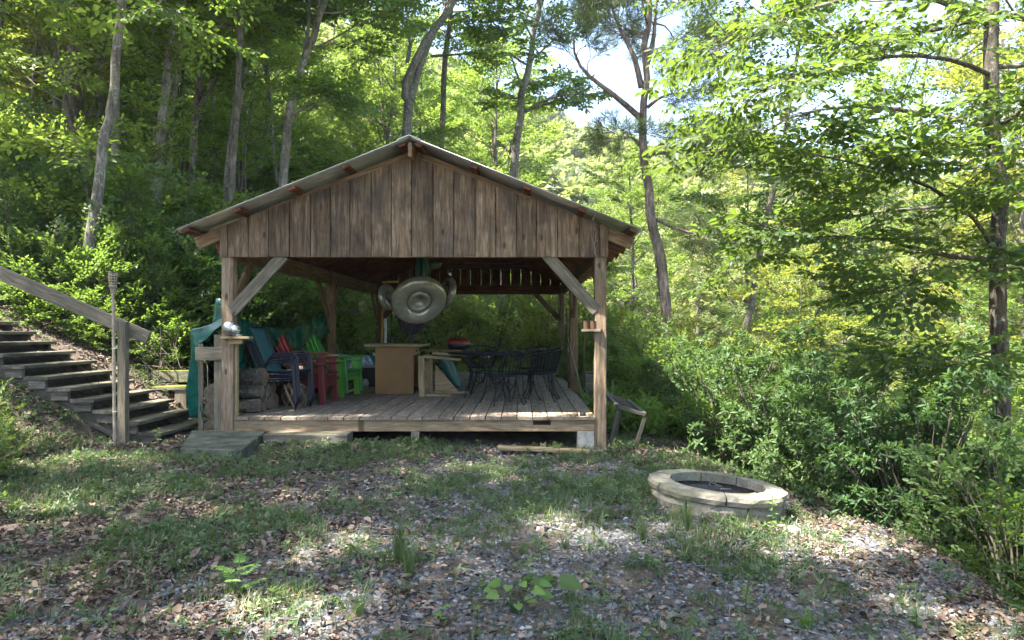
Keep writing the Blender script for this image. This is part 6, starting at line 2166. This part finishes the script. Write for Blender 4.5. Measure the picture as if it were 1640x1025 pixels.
# dead leaves blown onto deck and stairs
g = np.random.default_rng(512)
n = 260
q = np.stack([g.uniform(-3.3, 0.85, n), 9.1 + 6*g.uniform(0, 1, n)**1.3], 1)
keep = (q[:, 0] > -0.2) | (g.uniform(0, 1, n) < 0.35)
q = q[keep]; n = len(q)
L = g.uniform(0.02, 0.05, n)
LV, LQ, kk = leaves(np.stack([q[:, 0], q[:, 1], np.full(n, DZ + 0.006)], 1), g.normal(0, 1, (n, 3))*[1, 1, 0.12], np.stack([g.normal(0, .2, n), g.normal(0, .2, n), np.ones(n)], 1), L, L*0.6, True, 0.25, -0.1)
n2 = 160
k_ = g.integers(0, 11, n2)
P3 = np.stack([-4.44 - 0.272*k_ + g.uniform(-.13, .13, n2), g.uniform(8.65, 9.9, n2), 0.260 + 0.134*k_], 1)
L = g.uniform(0.02, 0.05, n2)
LV2, LQ2, kk = leaves(P3, g.normal(0, 1, (n2, 3))*[1, 1, 0.12], np.stack([g.normal(0, .2, n2), g.normal(0, .2, n2), np.ones(n2)], 1), L, L*0.6, True, 0.25, -0.1)
o = link('blown_leaves', qmesh('blown_leaves', np.concatenate([LV, LV2]), np.concatenate([LQ, LQ2 + len(LV)]), np.repeat(g.uniform(0, 1, n + n2), 6)), M['litter'])
tag(o, 'scattered dead leaves blown onto the deck and stair treads', kind='stuff')
# leaves lying under the stairs are part of the litter; stones one can tell apart
def rock(u, v, size, m, label, seed, flat=0.5):
    # where the sight line meets the ground
    y = 3.0
    while y < 14 and (CAMZ + (V0 - v)/F*y) > hz((u - U0)/F*y, y):
        y += 0.02
    x = (u - U0)/F*y
    bm = bmesh.new()
    bmesh.ops.create_icosphere(bm, subdivisions=2, radius=1)
    for w_ in bm.verts:
        w_.co *= 1 + 0.28*noise.noise(w_.co*1.3 + Vector((seed, 0, 0))) + 0.1*noise.noise(w_.co*4 + Vector((seed, 0, 0)))
        w_.co = Vector((w_.co.x*size, w_.co.y*size*0.8, w_.co.z*size*flat))
    me = bpy.data.meshes.new('stone')
    bm.to_mesh(me); bm.free()
    o = link('stone', me, m, None, (x, y, hz(x, y) + size*flat*0.4))
    o.rotation_euler = (0, 0, seed)
    tag(o, label, 'stone')
rock(1017, 830, 0.035, M['silver'] if False else M['block'], 'small pale stone lying left of the fire pit', 1.0)
rock(1268, 852, 0.10, M['block'], 'bright whitish flat rock just below the right end of the fire pit', 2.0, 0.3)
rock(1290, 862, 0.06, M['block'], 'smaller pale rock right of the bright whitish one', 2.6, 0.35)
rock(1075, 992, 0.05, M['stone'], 'tan flat stone near the bottom edge, right of the heart leaved plant', 3.0, 0.4)
rock(1310, 995, 0.05, M['concrete'], 'grey flat stone near the bottom edge below the leafy shrubs', 4.0, 0.35)
rock(1340, 968, 0.045, M['stone'], 'moss tinted stone right of the grey flat one', 5.0, 0.45)

# plants one can tell apart
def ground_at(u, v):
    y = 2.5
    while y < 14 and (CAMZ + (V0 - v)/F*y) > hz((u - U0)/F*y, y):
        y += 0.01
    return Vector(((u - U0)/F*y, y, hz((u - U0)/F*y, y)))


def stem_plant(u, v, h, n_l, leaf, width, m, label, seed, name='seedling', heart=False, pinnate=False):
    b = ground_at(u, v)
    g = np.random.default_rng(seed)
    t = empty(name, b, label, 'plant')
    mb = MB()
    P, D, NN, LL = [], [], [], []
    if heart:
        for k in range(n_l):
            a = 2.4*k + g.uniform(-.3, .3)
            r_ = h*g.uniform(0.25, 0.75)
            e = np.array([r_*math.cos(a), r_*math.sin(a)*0.8, h*g.uniform(0.35, 1.0)])
            mb.tube([Vector((0, 0, -0.02)), Vector(e*[0.35, 0.35, 0.6]), Vector(e)], [0.003, 0.0025, 0.002], 5)
            P.append(e); D.append([math.cos(a), math.sin(a), -0.15]); NN.append([g.normal(0, .25), -0.35 + g.normal(0, .2), 1]); LL.append(leaf*g.uniform(0.6, 1.2))
        V, Q = [], []
        # heart outline: 10 points folded along the middle
        hp = [(0, 0), (-0.12, 0.22), (0.02, 0.46), (0.35, 0.50), (0.72, 0.28), (1.0, 0)]
        off = 0
        tone = []
        for p, d, nn_, l_ in zip(P, D, NN, LL):
            d = np.array(d); d = d/np.linalg.norm(d); nn_ = np.array(nn_)
            s_ = np.cross(nn_, d); s_ /= np.linalg.norm(s_); n_ = np.cross(d, s_)
            pts = [p + d*l_*a_ + s_*l_*b_ + n_*l_*(0.12*abs(b_) - 0.12*a_*a_) for a_, b_ in hp] + [p + d*l_*a_ - s_*l_*b_ + n_*l_*(0.12*abs(b_) - 0.12*a_*a_) for a_, b_ in hp[1:-1]]
            V += pts
            Q += [(off, off+1, off+2, off+3), (off, off+3, off+4, off+5), (off, off+7+0, off+6, off+0)] if False else [(off, off+1, off+2, off+3), (off, off+3, off+4, off+5), (off, off+8, off+7, off+6), (off, off+5, off+9, off+8)]
            off += 10
            tone += [g.uniform(0.3, 1)]*10
        for i_ in range(len(V)//10):
            link('leaf', qmesh('leaf', V[i_*10:i_*10+10], [tuple(a - i_*10 for a in q) for q in Q[i_*4:i_*4+4]], tone[i_*10:i_*10+10]), m, t)
    else:
        top = np.array([g.normal(0, .02), g.normal(0, .02), h])
        mb.tube([Vector((0, 0, -0.02)), Vector(top*0.5), Vector(top)], [0.0035, 0.003, 0.002], 5)
        for k in range(n_l):
            f = 0.25 + 0.75*k/n_l
            a = 2.4*k
            o_ = top*f
            if pinnate:
                d = np.array([math.cos(a), math.sin(a), 0.35]); Ls = h*0.62*(1.15 - 0.5*f)
                e = o_ + d*Ls
                mb.tube([Vector(o_), Vector(e)], [0.002, 0.0012], 4)
                sd_ = np.array([-math.sin(a), math.cos(a), 0])
                for j in range(6):
                    for s_ in (-1, 1):
                        P.append(o_ + d*Ls*(0.2 + 0.14*j)); D.append(sd_*s_ + d*0.5); NN.append([g.normal(0, .2), -0.25, 1]); LL.append(leaf*g.uniform(.8, 1.1))
                P.append(e); D.append(d); NN.append([0, -.2, 1]); LL.append(leaf)
            else:
                P.append(o_); D.append([math.cos(a), math.sin(a), 0.1]); NN.append([g.normal(0, .25), -0.3, 1]); LL.append(leaf*g.uniform(.7, 1.15)*(1.2 - 0.4*f))
        P, D, NN, LL = map(np.array, (P, D, NN, LL))
        LV, LQ, kk = leaves(P, D, NN, LL, LL*width, True)
        tag(link('leaf_blades', qmesh('leaf_blades', LV, LQ, np.repeat(g.uniform(0.3, 1, len(P)), kk)), m, t), kind='stuff')
    mb.build('stem', M['weed'] if not heart else M['grass'], t)
stem_plant(378, 958, 0.20, 7, 0.042, 0.42, M['weed'], 'bright green feathery seedling in the leaf litter at the lower left', 601, pinnate=True)
stem_plant(825, 985, 0.19, 14, 0.062, 1, M['weed'], 'heart leaved plant at the bottom centre of the picture', 602, name='heart_leaf_plant', heart=True)
stem_plant(870, 960, 0.22, 3, 0.11, 1, M['leafdeep'], 'dark broad leaves arching behind the bright heart leaved plant', 603, name='broad_leaf_plant', heart=True)
stem_plant(1052, 915, 0.09, 7, 0.06, 0.4, M['weed'], 'low bright seedling on the sunlit gravel right of centre', 604)
stem_plant(1192, 985, 0.28, 9, 0.05, 0.45, M['leaf'], 'upright leafy seedling below the fire pit', 605)
stem_plant(1238, 860, 0.30, 12, 0.06, 0.4, M['leaf'], 'upright weed growing against the right end of the fire pit', 606)
stem_plant(1468, 1010, 0.12, 7, 0.05, 0.45, M['weed'], 'small seedling near the lower right corner', 607)
stem_plant(176, 705, 0.42, 6, 0.12, 0.35, M['weed'], 'bright green sprig in front of the handrail post', 608)
stem_plant(250, 712, 0.22, 6, 0.08, 0.35, M['weed'], 'small bright sprig in front of the lowest stair tread', 609)
stem_plant(700, 1000, 0.10, 6, 0.05, 0.5, M['weed'], 'little plant left of the heart leaved one at the bottom edge', 610)
stem_plant(405, 720, 0.18, 8, 0.07, 0.45, M['grass'], 'leafy weed in front of the landing slab', 611)
stem_plant(85, 880, 0.20, 9, 0.06, 0.4, M['weed'], 'leafy seedling in a sun fleck at the left edge', 612)
stem_plant(180, 860, 0.22, 10, 0.06, 0.35, M['weed'], 'taller leafy seedling right of the one at the left edge', 613)

def tuft(u, v, h, nb, m, label, seed, spread=0.5):
    b = ground_at(u, v)
    g = np.random.default_rng(seed)
    a = g.uniform(0, 6.28, nb)
    le = g.uniform(0.05, spread, nb)
    hh = h*g.uniform(0.5, 1.1, nb)
    o3 = np.stack([np.cos(a), np.sin(a), np.zeros(nb)], 1); sd3 = np.stack([-np.sin(a), np.cos(a), np.zeros(nb)], 1)
    b0 = o3*g.uniform(0, 0.03, nb)[:, None]
    rings = []
    for f in (0, 0.4, 0.75, 1.0):
        w = 0.0028*(1 - f*0.85)
        c = b0 + o3*(hh*le*f*f)[:, None] + np.array([[0, 0, 1.0]])*(hh*f*(1 - 0.25*le*f))[:, None]
        rings += [c - sd3*w, c + sd3*w]
    V = np.stack(rings, 1)
    bq = (np.arange(nb)*8)[:, None]
    Q = np.concatenate([bq + np.array([[2*k, 2*k+1, 2*k+3, 2*k+2]]) for k in range(3)], 0)
    o = link('grass_tuft', qmesh('grass_tuft', V.reshape(-1, 3), Q, np.repeat(g.uniform(0, 1, nb), 8)), m, None, b)
    tag(o, label, 'grass tuft')
tuft(905, 782, 0.38, 16, M['leafdeep'], 'dark stiff bladed tuft in front of the right post', 701, 0.9)
tuft(640, 905, 0.36, 90, M['grass'], 'tall fine grass tuft left of centre on the gravel', 702, 0.35)
tuft(655, 925, 0.26, 60, M['grass'], 'shorter grass tuft just below the tall fine one', 703, 0.4)
tuft(787, 812, 0.12, 50, M['grass'], 'small pale grass tuft in the middle of the gravel', 704, 0.9)
tuft(905, 880, 0.16, 40, M['grass'], 'small grass tuft in the sun right of centre', 705, 0.5)
tuft(575, 985, 0.18, 50, M['grass'], 'drooping straw tinted tuft at the bottom left of centre', 706, 1.0)
tuft(1030, 870, 0.2, 60, M['grass'], 'thin grass tuft in front of the left end of the fire pit', 707, 0.5)
tuft(1100, 850, 0.26, 70, M['grass'], 'thin grass tuft before the front face of the fire pit', 708, 0.4)
tuft(1290, 1010, 0.12, 60, M['weed'], 'bushy grass tuft at the bottom edge right of centre', 709, 0.9)

# ------------------------------------------------------------------ the moist summer air
hb = MB().box((-268, -46, -16), (308, 338, 92))
hz_o = hb.build('haze', None)
hm_ = bpy.data.materials.new('haze')
hm_.use_nodes = True
hn = hm_.node_tree.nodes
hn.remove(hn['Principled BSDF'])
pv = hn.new('ShaderNodeVolumePrincipled')
pv.inputs['Color'].default_value = (0.86, 0.93, 1.0, 1)
pv.inputs['Density'].default_value = 0.0005
pv.inputs['Anisotropy'].default_value = 0.2
hm_.node_tree.links.new(pv.outputs[0], hn['Material Output'].inputs['Volume'])
hz_o.data.materials.append(hm_)
tag(hz_o, 'pale summer haze in the valley air', kind='stuff')
